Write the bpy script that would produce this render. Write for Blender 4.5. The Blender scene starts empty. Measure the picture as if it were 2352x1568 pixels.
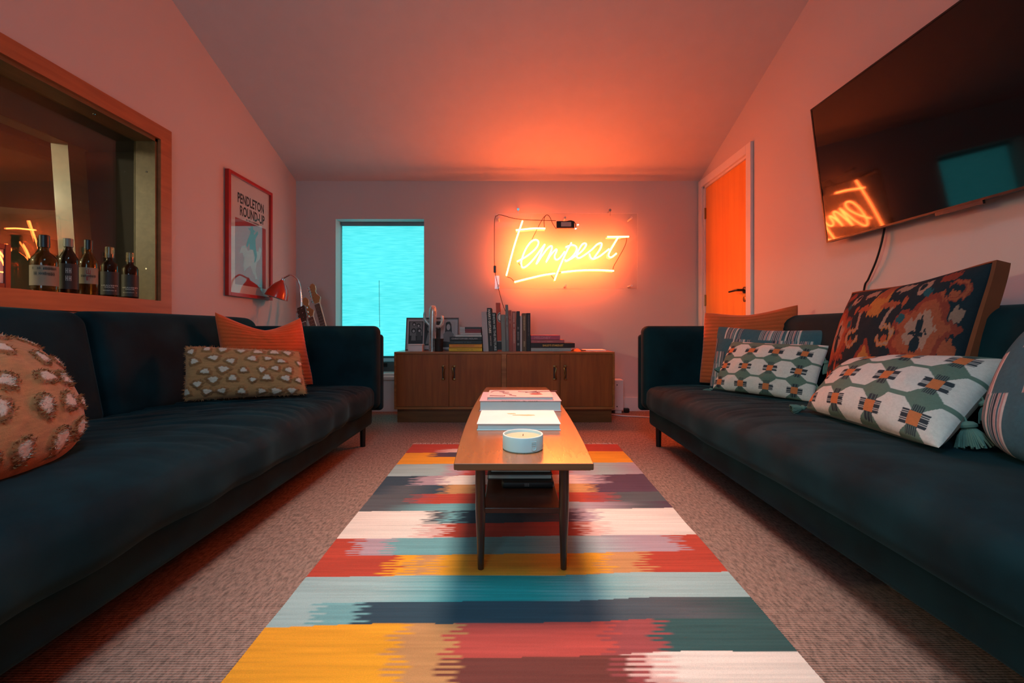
import bpy, math, random
import numpy as np
from mathutils import Vector, Matrix, noise as mnoise

random.seed(7)
RNG = np.random.RandomState(11)
SC = bpy.context.scene
COL = SC.collection

# ------------------------------------------------------------------ camera
F, CU, CV, CH = 1000.0, 1173.0, 756.0, 0.78     # focal length (px), vanishing point, camera height
cam = bpy.data.cameras.new('camera')
cam.sensor_width = 36.0
cam.sensor_fit = 'HORIZONTAL'
cam.lens = 36.0 * F / 2352.0
cam.shift_x = (1176 - CU) / 2352.0
cam.shift_y = -(784 - CV) / 2352.0
cam.clip_start = 0.02
camo = bpy.data.objects.new('camera', cam)
camo.location = (0, 0, CH)
camo.rotation_euler = (math.pi / 2, 0, 0)
COL.objects.link(camo)
SC.camera = camo

# ------------------------------------------------------------------ world, exposure, large lights
w = bpy.data.worlds.new('world')
w.use_nodes = True
w.node_tree.nodes['Background'].inputs[0].default_value = (0.25, 0.5, 0.6, 1)
w.node_tree.nodes['Background'].inputs[1].default_value = 0.25
SC.world = w
vs = SC.view_settings
vs.view_transform = 'Standard'
vs.look = 'None'
vs.exposure = 0.0
vs.gamma = 1.0
vs.use_curve_mapping = False

NEON_RGB, NEON_STRENGTH = (1.0, 0.13, 0.024), 108.0
BLIND_RGB, BLIND_STRENGTH = (0.085, 0.80, 0.84), 1.0
SKY_RGB = (0.38, 0.80, 1.0)
WARM_RGB = (1.0, 0.66, 0.49)


def area_light(name, loc, rot, sx, sy, rgb, power, spread=180):
    l = bpy.data.lights.new(name, 'AREA')
    l.shape = 'RECTANGLE'
    l.size, l.size_y = sx, sy
    l.color = rgb
    l.energy = power
    l.spread = math.radians(spread)
    o = bpy.data.objects.new(name, l)
    o.location = loc
    o.rotation_euler = rot
    COL.objects.link(o)
    return o


SLOPE = math.atan(0.378)
# daylight falling through the roof window behind the camera, and behind the blind
sky_l = area_light('skylight_daylight', (0.0, 0.15, 2.775 + 0.27), (SLOPE, 0, 0), 0.8, 0.95, SKY_RGB, 19, 110)
# added cool fill for the walls, shining through an unseen opening behind the camera
rear_l = area_light('rear_fill_light', (-0.75, -1.44, 1.5), (math.pi / 2, 0, 0), 1.0, 0.95, (0.45, 0.80, 1.0), 20)
blind_l = area_light('blind_daylight', (-1.25, 4.75, 1.1), (math.pi / 2, 0, math.pi), 1.2, 1.9, (0.1, 0.8, 0.9), 1.0)
blind_l.rotation_euler = (-math.pi / 2, 0, 0)


# ------------------------------------------------------------------ helpers
def lin(c):
    if isinstance(c, str):
        c = tuple(int(c[i:i + 2], 16) / 255 for i in (0, 2, 4))
    return tuple(x / 12.92 if x <= 0.04045 else ((x + 0.055) / 1.055) ** 2.4 for x in c)


def P(u, v, Y):
    """world point seen at pixel u, v at distance Y"""
    return Vector(((u - CU) * Y / F, Y, CH - (v - CV) * Y / F))


class MB:
    def __init__(self):
        self.v, self.f, self.c = [], [], None

    def add(self, vs_, fs):
        n = len(self.v)
        self.v.extend([tuple(p) for p in vs_])
        self.f.extend([tuple(i + n for i in f) for f in fs])
        return self

    def box(self, x0, x1, y0, y1, z0, z1):
        return self.add([(x0, y0, z0), (x1, y0, z0), (x1, y1, z0), (x0, y1, z0), (x0, y0, z1), (x1, y0, z1), (x1, y1, z1), (x0, y1, z1)],
                        [(0, 3, 2, 1), (4, 5, 6, 7), (0, 1, 5, 4), (1, 2, 6, 5), (2, 3, 7, 6), (3, 0, 4, 7)])

    def bbox(self, x0, x1, y0, y1, z0, z1, b=0.003):
        """box with bevelled edges"""
        cx, cy, cz = (x0 + x1) / 2, (y0 + y1) / 2, (z0 + z1) / 2
        return self.rbox((cx, cy, cz), (x1 - x0, y1 - y0, z1 - z0), min(b, (x1 - x0) / 2.01, (y1 - y0) / 2.01, (z1 - z0) / 2.01), k=1, m=(1, 1, 1))

    def obox(self, o, ex, ey, ez):
        """oriented box: corner o and three edge vectors"""
        o, ex, ey, ez = Vector(o), Vector(ex), Vector(ey), Vector(ez)
        pts = [o, o + ex, o + ex + ey, o + ey]
        pts += [p + ez for p in pts]
        fs = [(0, 3, 2, 1), (4, 5, 6, 7), (0, 1, 5, 4), (1, 2, 6, 5), (2, 3, 7, 6), (3, 0, 4, 7)]
        if ex.cross(ey).dot(ez) < 0:
            fs = [f[::-1] for f in fs]
        return self.add(pts, fs)

    def quad(self, a, b, c, d):
        return self.add([a, b, c, d], [(0, 1, 2, 3)])

    def rbox(self, c, s, r, k=4, m=(8, 8, 8), fn=None):
        """rounded box with a grid on each face; fn(p, n) moves points"""
        c = Vector(c)
        h = [x / 2 for x in s]

        def ticks(ax):
            hh = h[ax]
            a = [-hh + r * (1 - math.cos(math.pi / 2 * i / k)) * 1.0 for i in range(k)] if k > 1 else [-hh]
            # keep the corner arc evenly spread
            a = [-hh + r * i / k for i in range(k)]
            mid = [(-hh + r) + (2 * (hh - r)) * i / m[ax] for i in range(m[ax] + 1)]
            return a + mid + [-x for x in a[::-1]]
        T = [ticks(0), ticks(1), ticks(2)]
        idx = {}
        vs_, fs = [], []

        def vert(i, j, l):
            key = (i, j, l)
            if key in idx:
                return idx[key]
            p = [T[0][i], T[1][j], T[2][l]]
            q = [max(-(h[a] - r), min(h[a] - r, p[a])) for a in range(3)]
            d = Vector([p[a] - q[a] for a in range(3)])
            n = d.normalized() if d.length > 0 else Vector((0, 0, 1))
            # map the corner cube to the sphere evenly
            pos = Vector(q) + n * r
            if fn:
                pos = fn(pos, n)
            idx[key] = len(vs_)
            vs_.append(pos + c)
            return idx[key]
        N = [len(t) - 1 for t in T]
        for j in range(N[1]):
            for i in range(N[0]):
                fs.append((vert(i, j, N[2]), vert(i + 1, j, N[2]), vert(i + 1, j + 1, N[2]), vert(i, j + 1, N[2])))
                fs.append((vert(i, j, 0), vert(i, j + 1, 0), vert(i + 1, j + 1, 0), vert(i + 1, j, 0)))
        for l in range(N[2]):
            for i in range(N[0]):
                fs.append((vert(i, 0, l), vert(i + 1, 0, l), vert(i + 1, 0, l + 1), vert(i, 0, l + 1)))
                fs.append((vert(i, N[1], l), vert(i, N[1], l + 1), vert(i + 1, N[1], l + 1), vert(i + 1, N[1], l)))
            for j in range(N[1]):
                fs.append((vert(0, j, l), vert(0, j, l + 1), vert(0, j + 1, l + 1), vert(0, j + 1, l)))
                fs.append((vert(N[0], j, l), vert(N[0], j + 1, l), vert(N[0], j + 1, l + 1), vert(N[0], j, l + 1)))
        return self.add(vs_, fs)

    def tube(self, pts, r, n=8, cap=True, smooth_path=0):
        pts = [Vector(p) for p in pts]
        if smooth_path:
            pts = catmull(pts, smooth_path)
        rs = r if isinstance(r, (list, tuple)) else [r] * len(pts)
        if len(rs) != len(pts):
            rs = [np.interp(i / (len(pts) - 1), np.linspace(0, 1, len(rs)), rs) for i in range(len(pts))]
        t0 = (pts[1] - pts[0]).normalized()
        ref = Vector((0, 0, 1)) if abs(t0.z) < 0.9 else Vector((0, 1, 0))
        nrm = t0.cross(ref).normalized()
        vs_, fs = [], []
        for i, p in enumerate(pts):
            t = (pts[min(i + 1, len(pts) - 1)] - pts[max(i - 1, 0)])
            t = t.normalized() if t.length > 1e-9 else t0
            nrm = (nrm - t * nrm.dot(t)).normalized()
            b = t.cross(nrm)
            for k in range(n):
                a = 2 * math.pi * k / n
                vs_.append(p + (nrm * math.cos(a) + b * math.sin(a)) * rs[i])
        for i in range(len(pts) - 1):
            for k in range(n):
                k2 = (k + 1) % n
                fs.append((i * n + k, i * n + k2, (i + 1) * n + k2, (i + 1) * n + k))
        if cap:
            fs.append(tuple(range(n - 1, -1, -1)))
            fs.append(tuple((len(pts) - 1) * n + k for k in range(n)))
        return self.add(vs_, fs)

    def lathe(self, prof, n=32, M=None, o=(0, 0, 0), squash=1.0):
        """profile of (radius, z) turned about z, then moved by M or o"""
        vs_, fs = [], []
        for (r, z) in prof:
            for k in range(n):
                a = 2 * math.pi * k / n
                vs_.append(Vector((r * math.cos(a), r * math.sin(a) * squash, z)))
        for i in range(len(prof) - 1):
            for k in range(n):
                k2 = (k + 1) % n
                fs.append((i * n + k, i * n + k2, (i + 1) * n + k2, (i + 1) * n + k))
        if prof[0][0] > 1e-6:
            fs.append(tuple(range(n - 1, -1, -1)))
        if prof[-1][0] > 1e-6:
            fs.append(tuple((len(prof) - 1) * n + k for k in range(n)))
        if M is not None:
            vs_ = [M @ p for p in vs_]
        else:
            vs_ = [p + Vector(o) for p in vs_]
        return self.add(vs_, fs)

    def prism(self, poly, o, ex, ey, ez):
        """flat outline (a, b) -> o + a ex + b ey, pushed along ez"""
        o, ex, ey, ez = Vector(o), Vector(ex), Vector(ey), Vector(ez)
        n = len(poly)
        a = [o + ex * p[0] + ey * p[1] for p in poly]
        b = [p + ez for p in a]
        fs = [tuple(range(n))[::-1], tuple(range(n, 2 * n))] + [(i, (i + 1) % n, n + (i + 1) % n, n + i) for i in range(n)]
        return self.add(a + b, fs)

    def sphere(self, c, r, n=10, m=7, sq=(1, 1, 1)):
        vs_, fs = [], []
        for i in range(m + 1):
            th = math.pi * i / m
            for k in range(n):
                a = 2 * math.pi * k / n
                vs_.append((c[0] + r * sq[0] * math.sin(th) * math.cos(a), c[1] + r * sq[1] * math.sin(th) * math.sin(a), c[2] - r * sq[2] * math.cos(th)))
        for i in range(m):
            for k in range(n):
                k2 = (k + 1) % n
                fs.append((i * n + k, i * n + k2, (i + 1) * n + k2, (i + 1) * n + k))
        return self.add(vs_, fs)


def catmull(pts, n=6):
    out = []
    for i in range(len(pts) - 1):
        p0, p1, p2, p3 = pts[max(i - 1, 0)], pts[i], pts[i + 1], pts[min(i + 2, len(pts) - 1)]
        for k in range(n):
            t = k / n
            out.append(0.5 * ((2 * p1) + (p2 - p0) * t + (2 * p0 - 5 * p1 + 4 * p2 - p3) * t * t + (3 * p1 - p0 - 3 * p2 + p3) * t ** 3))
    out.append(pts[-1])
    return out


MATS = {}


def nodes(name):
    m = bpy.data.materials.new(name)
    m.use_nodes = True
    nt = m.node_tree
    return m, nt, nt.nodes['Principled BSDF']


def N(nt, t, **kw):
    n = nt.nodes.new(t)
    for k, v in kw.items():
        if k.startswith('in_'):
            n.inputs[k[3:].replace('_', ' ')].default_value = v
        else:
            setattr(n, k, v)
    return n


def bump_noise(nt, bsdf, scale, strength, dist=0.002, vec=None, detail=4):
    nz = N(nt, 'ShaderNodeTexNoise')
    nz.inputs['Scale'].default_value = scale
    nz.inputs['Detail'].default_value = detail
    if vec is not None:
        nt.links.new(vec, nz.inputs['Vector'])
    bp = N(nt, 'ShaderNodeBump')
    bp.inputs['Strength'].default_value = strength
    bp.inputs['Distance'].default_value = dist
    nt.links.new(nz.outputs['Fac'], bp.inputs['Height'])
    nt.links.new(bp.outputs['Normal'], bsdf.inputs['Normal'])
    return nz


def obj_vec(nt, scale=(1, 1, 1), rot=(0, 0, 0)):
    tc = N(nt, 'ShaderNodeTexCoord')
    mp = N(nt, 'ShaderNodeMapping')
    mp.inputs['Scale'].default_value = scale
    mp.inputs['Rotation'].default_value = rot
    nt.links.new(tc.outputs['Object'], mp.inputs['Vector'])
    return mp.outputs['Vector']


def plain(name, rgb, rough=0.5, metal=0.0, coat=0.0, bump=0, bscale=200, spec=0.5, var=0.08, sheen=0, sheen_rgb=None):
    """a coloured surface with a little procedural variation"""
    if name in MATS:
        return MATS[name]
    rgb = lin(rgb) if isinstance(rgb, str) else rgb
    m, nt, b = nodes(name)
    b.inputs['Roughness'].default_value = rough
    b.inputs['Metallic'].default_value = metal
    b.inputs['Coat Weight'].default_value = coat
    b.inputs['Specular IOR Level'].default_value = spec
    if sheen:
        b.inputs['Sheen Weight'].default_value = sheen
        b.inputs['Sheen Roughness'].default_value = 0.4
        b.inputs['Sheen Tint'].default_value = (*(sheen_rgb or rgb), 1)
    vec = obj_vec(nt)
    nz = N(nt, 'ShaderNodeTexNoise')
    nz.inputs['Scale'].default_value = 9
    nz.inputs['Detail'].default_value = 5
    nt.links.new(vec, nz.inputs['Vector'])
    rp = N(nt, 'ShaderNodeValToRGB')
    rp.color_ramp.elements[0].position = 0.3
    rp.color_ramp.elements[1].position = 0.7
    rp.color_ramp.elements[0].color = (*[max(0, x * (1 - var)) for x in rgb], 1)
    rp.color_ramp.elements[1].color = (*[min(1, x * (1 + var)) for x in rgb], 1)
    nt.links.new(nz.outputs['Fac'], rp.inputs['Fac'])
    nt.links.new(rp.outputs['Color'], b.inputs['Base Color'])
    if bump:
        bump_noise(nt, b, bscale, bump, vec=vec)
    MATS[name] = m
    return m


def wood(name, c0, c1, rough=0.35, coat=0.2, axis=(1, 12, 12), scale=3.0):
    if name in MATS:
        return MATS[name]
    m, nt, b = nodes(name)
    vec = obj_vec(nt, axis)
    nz = N(nt, 'ShaderNodeTexNoise')
    nz.inputs['Scale'].default_value = scale
    nz.inputs['Detail'].default_value = 7
    nz.inputs['Distortion'].default_value = 0.6
    nt.links.new(vec, nz.inputs['Vector'])
    rp = N(nt, 'ShaderNodeValToRGB')
    rp.color_ramp.elements[0].position = 0.3
    rp.color_ramp.elements[1].position = 0.72
    rp.color_ramp.elements[0].color = (*c0, 1)
    rp.color_ramp.elements[1].color = (*c1, 1)
    nt.links.new(nz.outputs['Fac'], rp.inputs['Fac'])
    nt.links.new(rp.outputs['Color'], b.inputs['Base Color'])
    b.inputs['Roughness'].default_value = rough
    b.inputs['Coat Weight'].default_value = coat
    b.inputs['Coat Roughness'].default_value = 0.15
    bp = N(nt, 'ShaderNodeBump')
    bp.inputs['Strength'].default_value = 0.08
    bp.inputs['Distance'].default_value = 0.002
    nt.links.new(nz.outputs['Fac'], bp.inputs['Height'])
    nt.links.new(bp.outputs['Normal'], b.inputs['Normal'])
    MATS[name] = m
    return m


def vcol(name, rough=0.85, sheen=0.0, bump=0.3, bscale=500):
    """woven fabric whose colours come from the 'col' attribute computed below"""
    if name in MATS:
        return MATS[name]
    m, nt, b = nodes(name)
    at = N(nt, 'ShaderNodeAttribute', attribute_name='col')
    vec = obj_vec(nt)
    nz = bump_noise(nt, b, bscale, bump, 0.0015, vec)
    mx = N(nt, 'ShaderNodeMixRGB', blend_type='MULTIPLY')
    mx.inputs['Fac'].default_value = 0.35
    nt.links.new(at.outputs['Color'], mx.inputs['Color1'])
    nt.links.new(nz.outputs['Fac'], mx.inputs['Color2'])
    gm = N(nt, 'ShaderNodeMixRGB', blend_type='MULTIPLY')
    gm.inputs['Fac'].default_value = 1.0
    gm.inputs['Color2'].default_value = (1.2, 1.2, 1.2, 1)
    nt.links.new(mx.outputs['Color'], gm.inputs['Color1'])
    nt.links.new(gm.outputs['Color'], b.inputs['Base Color'])
    b.inputs['Roughness'].default_value = rough
    b.inputs['Specular IOR Level'].default_value = 0.2
    b.inputs['Sheen Weight'].default_value = sheen
    MATS[name] = m
    return m


def emis(name, rgb, strength, base=None):
    m, nt, b = nodes(name)
    b.inputs['Base Color'].default_value = (*(base or rgb), 1)
    b.inputs['Emission Color'].default_value = (*rgb, 1)
    b.inputs['Emission Strength'].default_value = strength
    MATS[name] = m
    return m


def pane_mat(name, tint=(1, 1, 1), ior=1.5, rough=0.0, boost=1.0):
    """thin clear sheet: see through, with Fresnel reflections"""
    m = bpy.data.materials.new(name)
    m.use_nodes = True
    nt = m.node_tree
    nt.nodes.clear()
    out = N(nt, 'ShaderNodeOutputMaterial')
    tr = N(nt, 'ShaderNodeBsdfTransparent')
    tr.inputs['Color'].default_value = (*tint, 1)
    gl = N(nt, 'ShaderNodeBsdfGlossy')
    gl.inputs['Roughness'].default_value = rough
    fr = N(nt, 'ShaderNodeFresnel')
    ge = N(nt, 'ShaderNodeNewGeometry')
    mi = N(nt, 'ShaderNodeMapRange')                  # same reflectance from both faces of the sheet
    mi.inputs['To Min'].default_value = ior
    mi.inputs['To Max'].default_value = 1.0 / ior
    nt.links.new(ge.outputs['Backfacing'], mi.inputs['Value'])
    nt.links.new(mi.outputs['Result'], fr.inputs['IOR'])
    mu = N(nt, 'ShaderNodeMath', operation='MULTIPLY')
    mu.inputs[1].default_value = boost
    nt.links.new(fr.outputs[0], mu.inputs[0])
    mx = N(nt, 'ShaderNodeMixShader')
    nt.links.new(mu.outputs[0], mx.inputs['Fac'])
    nt.links.new(tr.outputs[0], mx.inputs[1])
    nt.links.new(gl.outputs[0], mx.inputs[2])
    nt.links.new(mx.outputs[0], out.inputs['Surface'])
    MATS[name] = m
    return m


def root_loc(p):
    while p is not None and p.parent is not None:
        p = p.parent
    return p.location.copy() if p is not None else Vector((0, 0, 0))


def obj(name, mb, mat, parent=None, smooth=False, local=False, colors=None, kind=None):
    vs_ = mb.v
    if parent is not None and not local:
        L = root_loc(parent)
        vs_ = [(p[0] - L.x, p[1] - L.y, p[2] - L.z) for p in vs_]
    loc = None
    if parent is None and not local:
        A = np.array(vs_)
        lo, hi = A.min(0), A.max(0)
        loc = ((lo[0] + hi[0]) / 2, (lo[1] + hi[1]) / 2, lo[2])
        vs_ = (A - np.array(loc)).tolist()
    me = bpy.data.meshes.new(name)
    me.from_pydata(vs_, [], mb.f)
    if smooth:
        me.polygons.foreach_set('use_smooth', [True] * len(me.polygons))
        if smooth != 'all':
            try:
                me.set_sharp_from_angle(angle=math.radians(40))
            except Exception:
                pass
    if colors is not None:
        a = me.color_attributes.new('col', 'FLOAT_COLOR', 'POINT')
        C4 = np.ones((len(me.vertices), 4), dtype=np.float32)
        C4[:, :3] = colors
        a.data.foreach_set('color', C4.ravel())
    me.materials.append(mat)
    o = bpy.data.objects.new(name, me)
    COL.objects.link(o)
    if loc:
        o.location = loc
    if parent is not None:
        o.parent = parent
    if kind:
        o['kind'] = kind
    return o


def tag(o, label, cat, group=None):
    o['label'] = label
    o['category'] = cat
    if group:
        o['group'] = group
    return o


def thing(name, label, cat, loc=(0, 0, 0), rot=(0, 0, 0), group=None):
    o = bpy.data.objects.new(name, None)
    o.empty_display_size = 0.1
    COL.objects.link(o)
    o.location = loc
    o.rotation_euler = rot
    return tag(o, label, cat, group)


def struct(o):
    o['kind'] = 'structure'
    return o


def sthing(name, loc=(0, 0, 0)):
    o = bpy.data.objects.new(name, None)
    COL.objects.link(o)
    o.location = loc
    o['kind'] = 'structure'
    return o


def text_geo(s):
    if s[0] == '~':                                    # print too small to read: a row of letter-sized marks
        r = random.Random(len(s) * 7 + int(s[1:]))
        vs_, fs, x = [], [], 0.0
        for k in range(int(s[1:])):
            w_ = r.uniform(0.35, 0.6)
            if r.random() < 0.85:
                n = len(vs_)
                h0, h1 = (0, 1) if k in (0, 1) else (r.choice((0, 0, 0.1)), r.choice((1, 1, 0.85)))
                t = 0.14
                for (a, b, c, d) in ((x, x + t, h0, h1), (x + w_ - t, x + w_, h0, h1), (x + t, x + w_ - t, 0.42, 0.58)):
                    n = len(vs_)
                    vs_ += [(a, c, 0), (b, c, 0), (b, d, 0), (a, d, 0)]
                    fs.append((n, n + 1, n + 2, n + 3))
            x += w_ + 0.16
        return vs_, fs
    cu = bpy.data.curves.new('lettering_curve', 'FONT')
    cu.body = s
    cu.resolution_u = 3
    cu.offset = 0.028
    ob = bpy.data.objects.new('lettering_curve', cu)
    COL.objects.link(ob)
    me = ob.to_mesh()
    vs_ = [tuple(v.co) for v in me.vertices]
    fs = [tuple(p.vertices) for p in me.polygons]
    ob.to_mesh_clear()
    bpy.data.objects.remove(ob)
    bpy.data.curves.remove(cu)
    return vs_, fs


def text(mb, s, o, ex, ey):
    """flat lettering fitted to the box o, o+ex, o+ey"""
    vs_, fs = text_geo(s)
    A = np.array(vs_)
    lo, hi = A.min(0), A.max(0)
    o, ex, ey = Vector(o), Vector(ex), Vector(ey)
    pts = [o + ex * float((p[0] - lo[0]) / (hi[0] - lo[0])) + ey * float((p[1] - lo[1]) / max(1e-6, hi[1] - lo[1])) for p in A]
    return mb.add(pts, fs)


# ------------------------------------------------------------------ materials
def wall_mat():
    m, nt, b = nodes('wall_paint')
    vec = obj_vec(nt)
    nz = bump_noise(nt, b, 60, 0.05, 0.002, vec)
    n2 = N(nt, 'ShaderNodeTexNoise')
    n2.inputs['Scale'].default_value = 1.3
    nt.links.new(vec, n2.inputs['Vector'])
    rp = N(nt, 'ShaderNodeValToRGB')
    rp.color_ramp.elements[0].color = (0.57, 0.525, 0.515, 1)
    rp.color_ramp.elements[1].color = (0.62, 0.575, 0.565, 1)
    nt.links.new(n2.outputs['Fac'], rp.inputs['Fac'])
    nt.links.new(rp.outputs['Color'], b.inputs['Base Color'])
    b.inputs['Roughness'].default_value = 0.75
    b.inputs['Specular IOR Level'].default_value = 0.25
    return m


def carpet_mat():
    m, nt, b = nodes('ribbed_carpet')
    vec = obj_vec(nt)
    sx = N(nt, 'ShaderNodeSeparateXYZ')
    nt.links.new(vec, sx.inputs[0])
    nz = N(nt, 'ShaderNodeTexNoise')
    nz.inputs['Scale'].default_value = 110
    nz.inputs['Detail'].default_value = 2
    mp = obj_vec(nt, (1.0, 0.35, 1))
    nt.links.new(mp, nz.inputs['Vector'])
    wv = N(nt, 'ShaderNodeMath', operation='MULTIPLY')
    wv.inputs[1].default_value = 2 * math.pi / 0.0075
    nt.links.new(sx.outputs['Y'], wv.inputs[0])
    sn = N(nt, 'ShaderNodeMath', operation='SINE')
    nt.links.new(wv.outputs[0], sn.inputs[0])
    nb = N(nt, 'ShaderNodeTexNoise')
    nb.inputs['Scale'].default_value = 260
    nt.links.new(vec, nb.inputs['Vector'])
    ad = N(nt, 'ShaderNodeMath', operation='MULTIPLY_ADD')
    ad.inputs[1].default_value = 0.35
    nt.links.new(sn.outputs[0], ad.inputs[0])
    nt.links.new(nb.outputs['Fac'], ad.inputs[2])
    bp = N(nt, 'ShaderNodeBump')
    bp.inputs['Strength'].default_value = 0.6
    bp.inputs['Distance'].default_value = 0.003
    nt.links.new(ad.outputs[0], bp.inputs['Height'])
    nt.links.new(bp.outputs['Normal'], b.inputs['Normal'])
    sm = N(nt, 'ShaderNodeMath', operation='MULTIPLY_ADD')
    sm.inputs[1].default_value = 0.45
    nt.links.new(ad.outputs[0], sm.inputs[0])
    nt.links.new(nz.outputs['Fac'], sm.inputs[2])
    rp = N(nt, 'ShaderNodeValToRGB')
    rp.color_ramp.elements[0].position = 0.42
    rp.color_ramp.elements[1].position = 0.95
    rp.color_ramp.elements[0].color = (0.12, 0.085, 0.07, 1)
    rp.color_ramp.elements[1].color = (0.42, 0.27, 0.215, 1)
    nt.links.new(sm.outputs[0], rp.inputs['Fac'])
    nt.links.new(rp.outputs['Color'], b.inputs['Base Color'])
    b.inputs['Roughness'].default_value = 0.95
    b.inputs['Specular IOR Level'].default_value = 0.1
    return m


def velvet_mat():
    m, nt, b = nodes('teal_black_velvet')
    vec = obj_vec(nt)
    n2 = N(nt, 'ShaderNodeTexNoise')
    n2.inputs['Scale'].default_value = 5
    n2.inputs['Detail'].default_value = 5
    nt.links.new(vec, n2.inputs['Vector'])
    rp = N(nt, 'ShaderNodeValToRGB')
    rp.color_ramp.elements[0].position = 0.35
    rp.color_ramp.elements[1].position = 0.7
    rp.color_ramp.elements[0].color = (0.0012, 0.012, 0.0165, 1)
    rp.color_ramp.elements[1].color = (0.0028, 0.029, 0.038, 1)
    nt.links.new(n2.outputs['Fac'], rp.inputs['Fac'])
    nt.links.new(rp.outputs['Color'], b.inputs['Base Color'])
    b.inputs['Roughness'].default_value = 0.8
    b.inputs['Specular IOR Level'].default_value = 0.15
    b.inputs['Sheen Weight'].default_value = 0.09
    b.inputs['Sheen Roughness'].default_value = 0.35
    b.inputs['Sheen Tint'].default_value = (0.22, 0.72, 0.88, 1)
    bump_noise(nt, b, 300, 0.15, 0.001, vec)
    return m


M_WALL = wall_mat()
M_CEIL = plain('ceiling_paint', (0.60, 0.565, 0.56), 0.8, var=0.02)
M_CARPET = carpet_mat()
M_VELVET = velvet_mat()
M_WHITE = plain('white_gloss_paint', (0.74, 0.73, 0.72), 0.35, var=0.02)
M_TEAK = wood('teak_sideboard', (0.22, 0.052, 0.006), (0.32, 0.085, 0.012), 0.55, 0.0, (12, 12, 1))
M_TEAKH = wood('teak_edge', (0.24, 0.08, 0.02), (0.40, 0.15, 0.045), 0.35, 0.2, (1, 12, 12))
M_TABLE = wood('teak_tabletop', (0.26, 0.085, 0.022), (0.38, 0.13, 0.035), 0.22, 0.5, (12, 1, 12))
M_TABLED = wood('dark_teak_legs', (0.045, 0.018, 0.012), (0.075, 0.03, 0.018), 0.35, 0.2, (12, 12, 1))
M_PINE = wood('oak_window_lining', (0.115, 0.068, 0.026), (0.165, 0.10, 0.042), 0.45, 0.1, (12, 1, 12), 2.5)
M_CASING = wood('orange_casing_wood', (0.33, 0.105, 0.04), (0.44, 0.155, 0.06), 0.45, 0.1, (12, 1, 12), 2.5)
M_DOORW = wood('pine_door_wood', (0.80, 0.30, 0.035), (0.90, 0.38, 0.05), 0.4, 0.1, (10, 10, 0.6), 1.5)
M_BLACK = plain('black_plastic', (0.012, 0.012, 0.013), 0.35)
M_BLACKM = plain('black_metal', (0.01, 0.01, 0.01), 0.4, 0.2)
M_CHROME = plain('chrome', (0.75, 0.75, 0.76), 0.12, 1.0, var=0.0)
M_BRASS = plain('dark_brass', (0.30, 0.18, 0.07), 0.35, 1.0)
M_BRONZE = plain('bronze_handle', (0.20, 0.10, 0.045), 0.4, 0.7)
M_GREYF = plain('grey_window_frame', (0.10, 0.105, 0.11), 0.45)
M_GLASS = pane_mat('clear_glass', (0.96, 0.98, 0.97), 1.5)
M_INK = plain('black_ink', (0.012, 0.011, 0.012), 0.5)
M_PAPER = plain('white_paper', (0.78, 0.77, 0.76), 0.6, var=0.03)

# ------------------------------------------------------------------ room shell
XL, XR, YB, YR = -2.056, 1.81, 4.17, -1.37
ZW, YT = 2.20, 1.40                       # eaves height, ridge position
ZT = ZW + 0.378 * (YB - YT)
TH = 0.30
WX0, WX1, WZ0, WZ1 = -1.677, -0.830, 0.355, 1.835          # back window opening
SY0, SY1, SZ0, SZ1 = 0.55, 2.535, 0.945, 1.885             # studio window opening in the left wall
DY0, DY1, DZ = 3.315, 4.085, 2.115                         # door opening in the right wall


def yz_gable(y, base):
    return ZW + 0.378 * (YB - y) if y >= YT else ZT - 0.378 * (YT - y)


struct(obj('floor', MB().box(XL - 0.6, XR + 0.3, YR - 0.3, YB + 0.3, -0.1, 0.0), M_CARPET))
mb = MB()
mb.box(XL - TH, WX0, YB, YB + TH, 0, ZW + 0.1)
mb.box(WX1, XR + TH, YB, YB + TH, 0, ZW + 0.1)
mb.box(WX0, WX1, YB, YB + TH, 0, WZ0)
mb.box(WX0, WX1, YB, YB + TH, WZ1, ZW + 0.1)
struct(obj('wall_back', mb, M_WALL))


def side_wall(name, x, sgn, hole):
    """gabled side wall with a rectangular hole (y0, y1, z0, z1)"""
    y0, y1, z0, z1 = hole
    ys = sorted({YR, y0, y1, YT, YB})
    mb = MB()
    for a, b in zip(ys[:-1], ys[1:]):
        za, zb = yz_gable(a, 0) + 0.06, yz_gable(b, 0) + 0.06
        segs = [(0, 0, za, zb)]
        if a >= y0 - 1e-6 and b <= y1 + 1e-6:
            segs = [(z1, z1, za, zb)] + ([(0, 0, z0, z0)] if z0 > 0 else [])
        for (l0, l1, h0, h1) in segs:
            mb.add([(x, a, l0), (x, b, l1), (x, b, h1), (x, a, h0), (x + sgn * 0.12, a, l0), (x + sgn * 0.12, b, l1), (x + sgn * 0.12, b, h1), (x + sgn * 0.12, a, h0)],
                   [(0, 1, 2, 3), (4, 7, 6, 5), (0, 4, 5, 1), (3, 2, 6, 7), (0, 3, 7, 4), (1, 5, 6, 2)])
    return struct(obj(name, mb, M_WALL))


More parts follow.
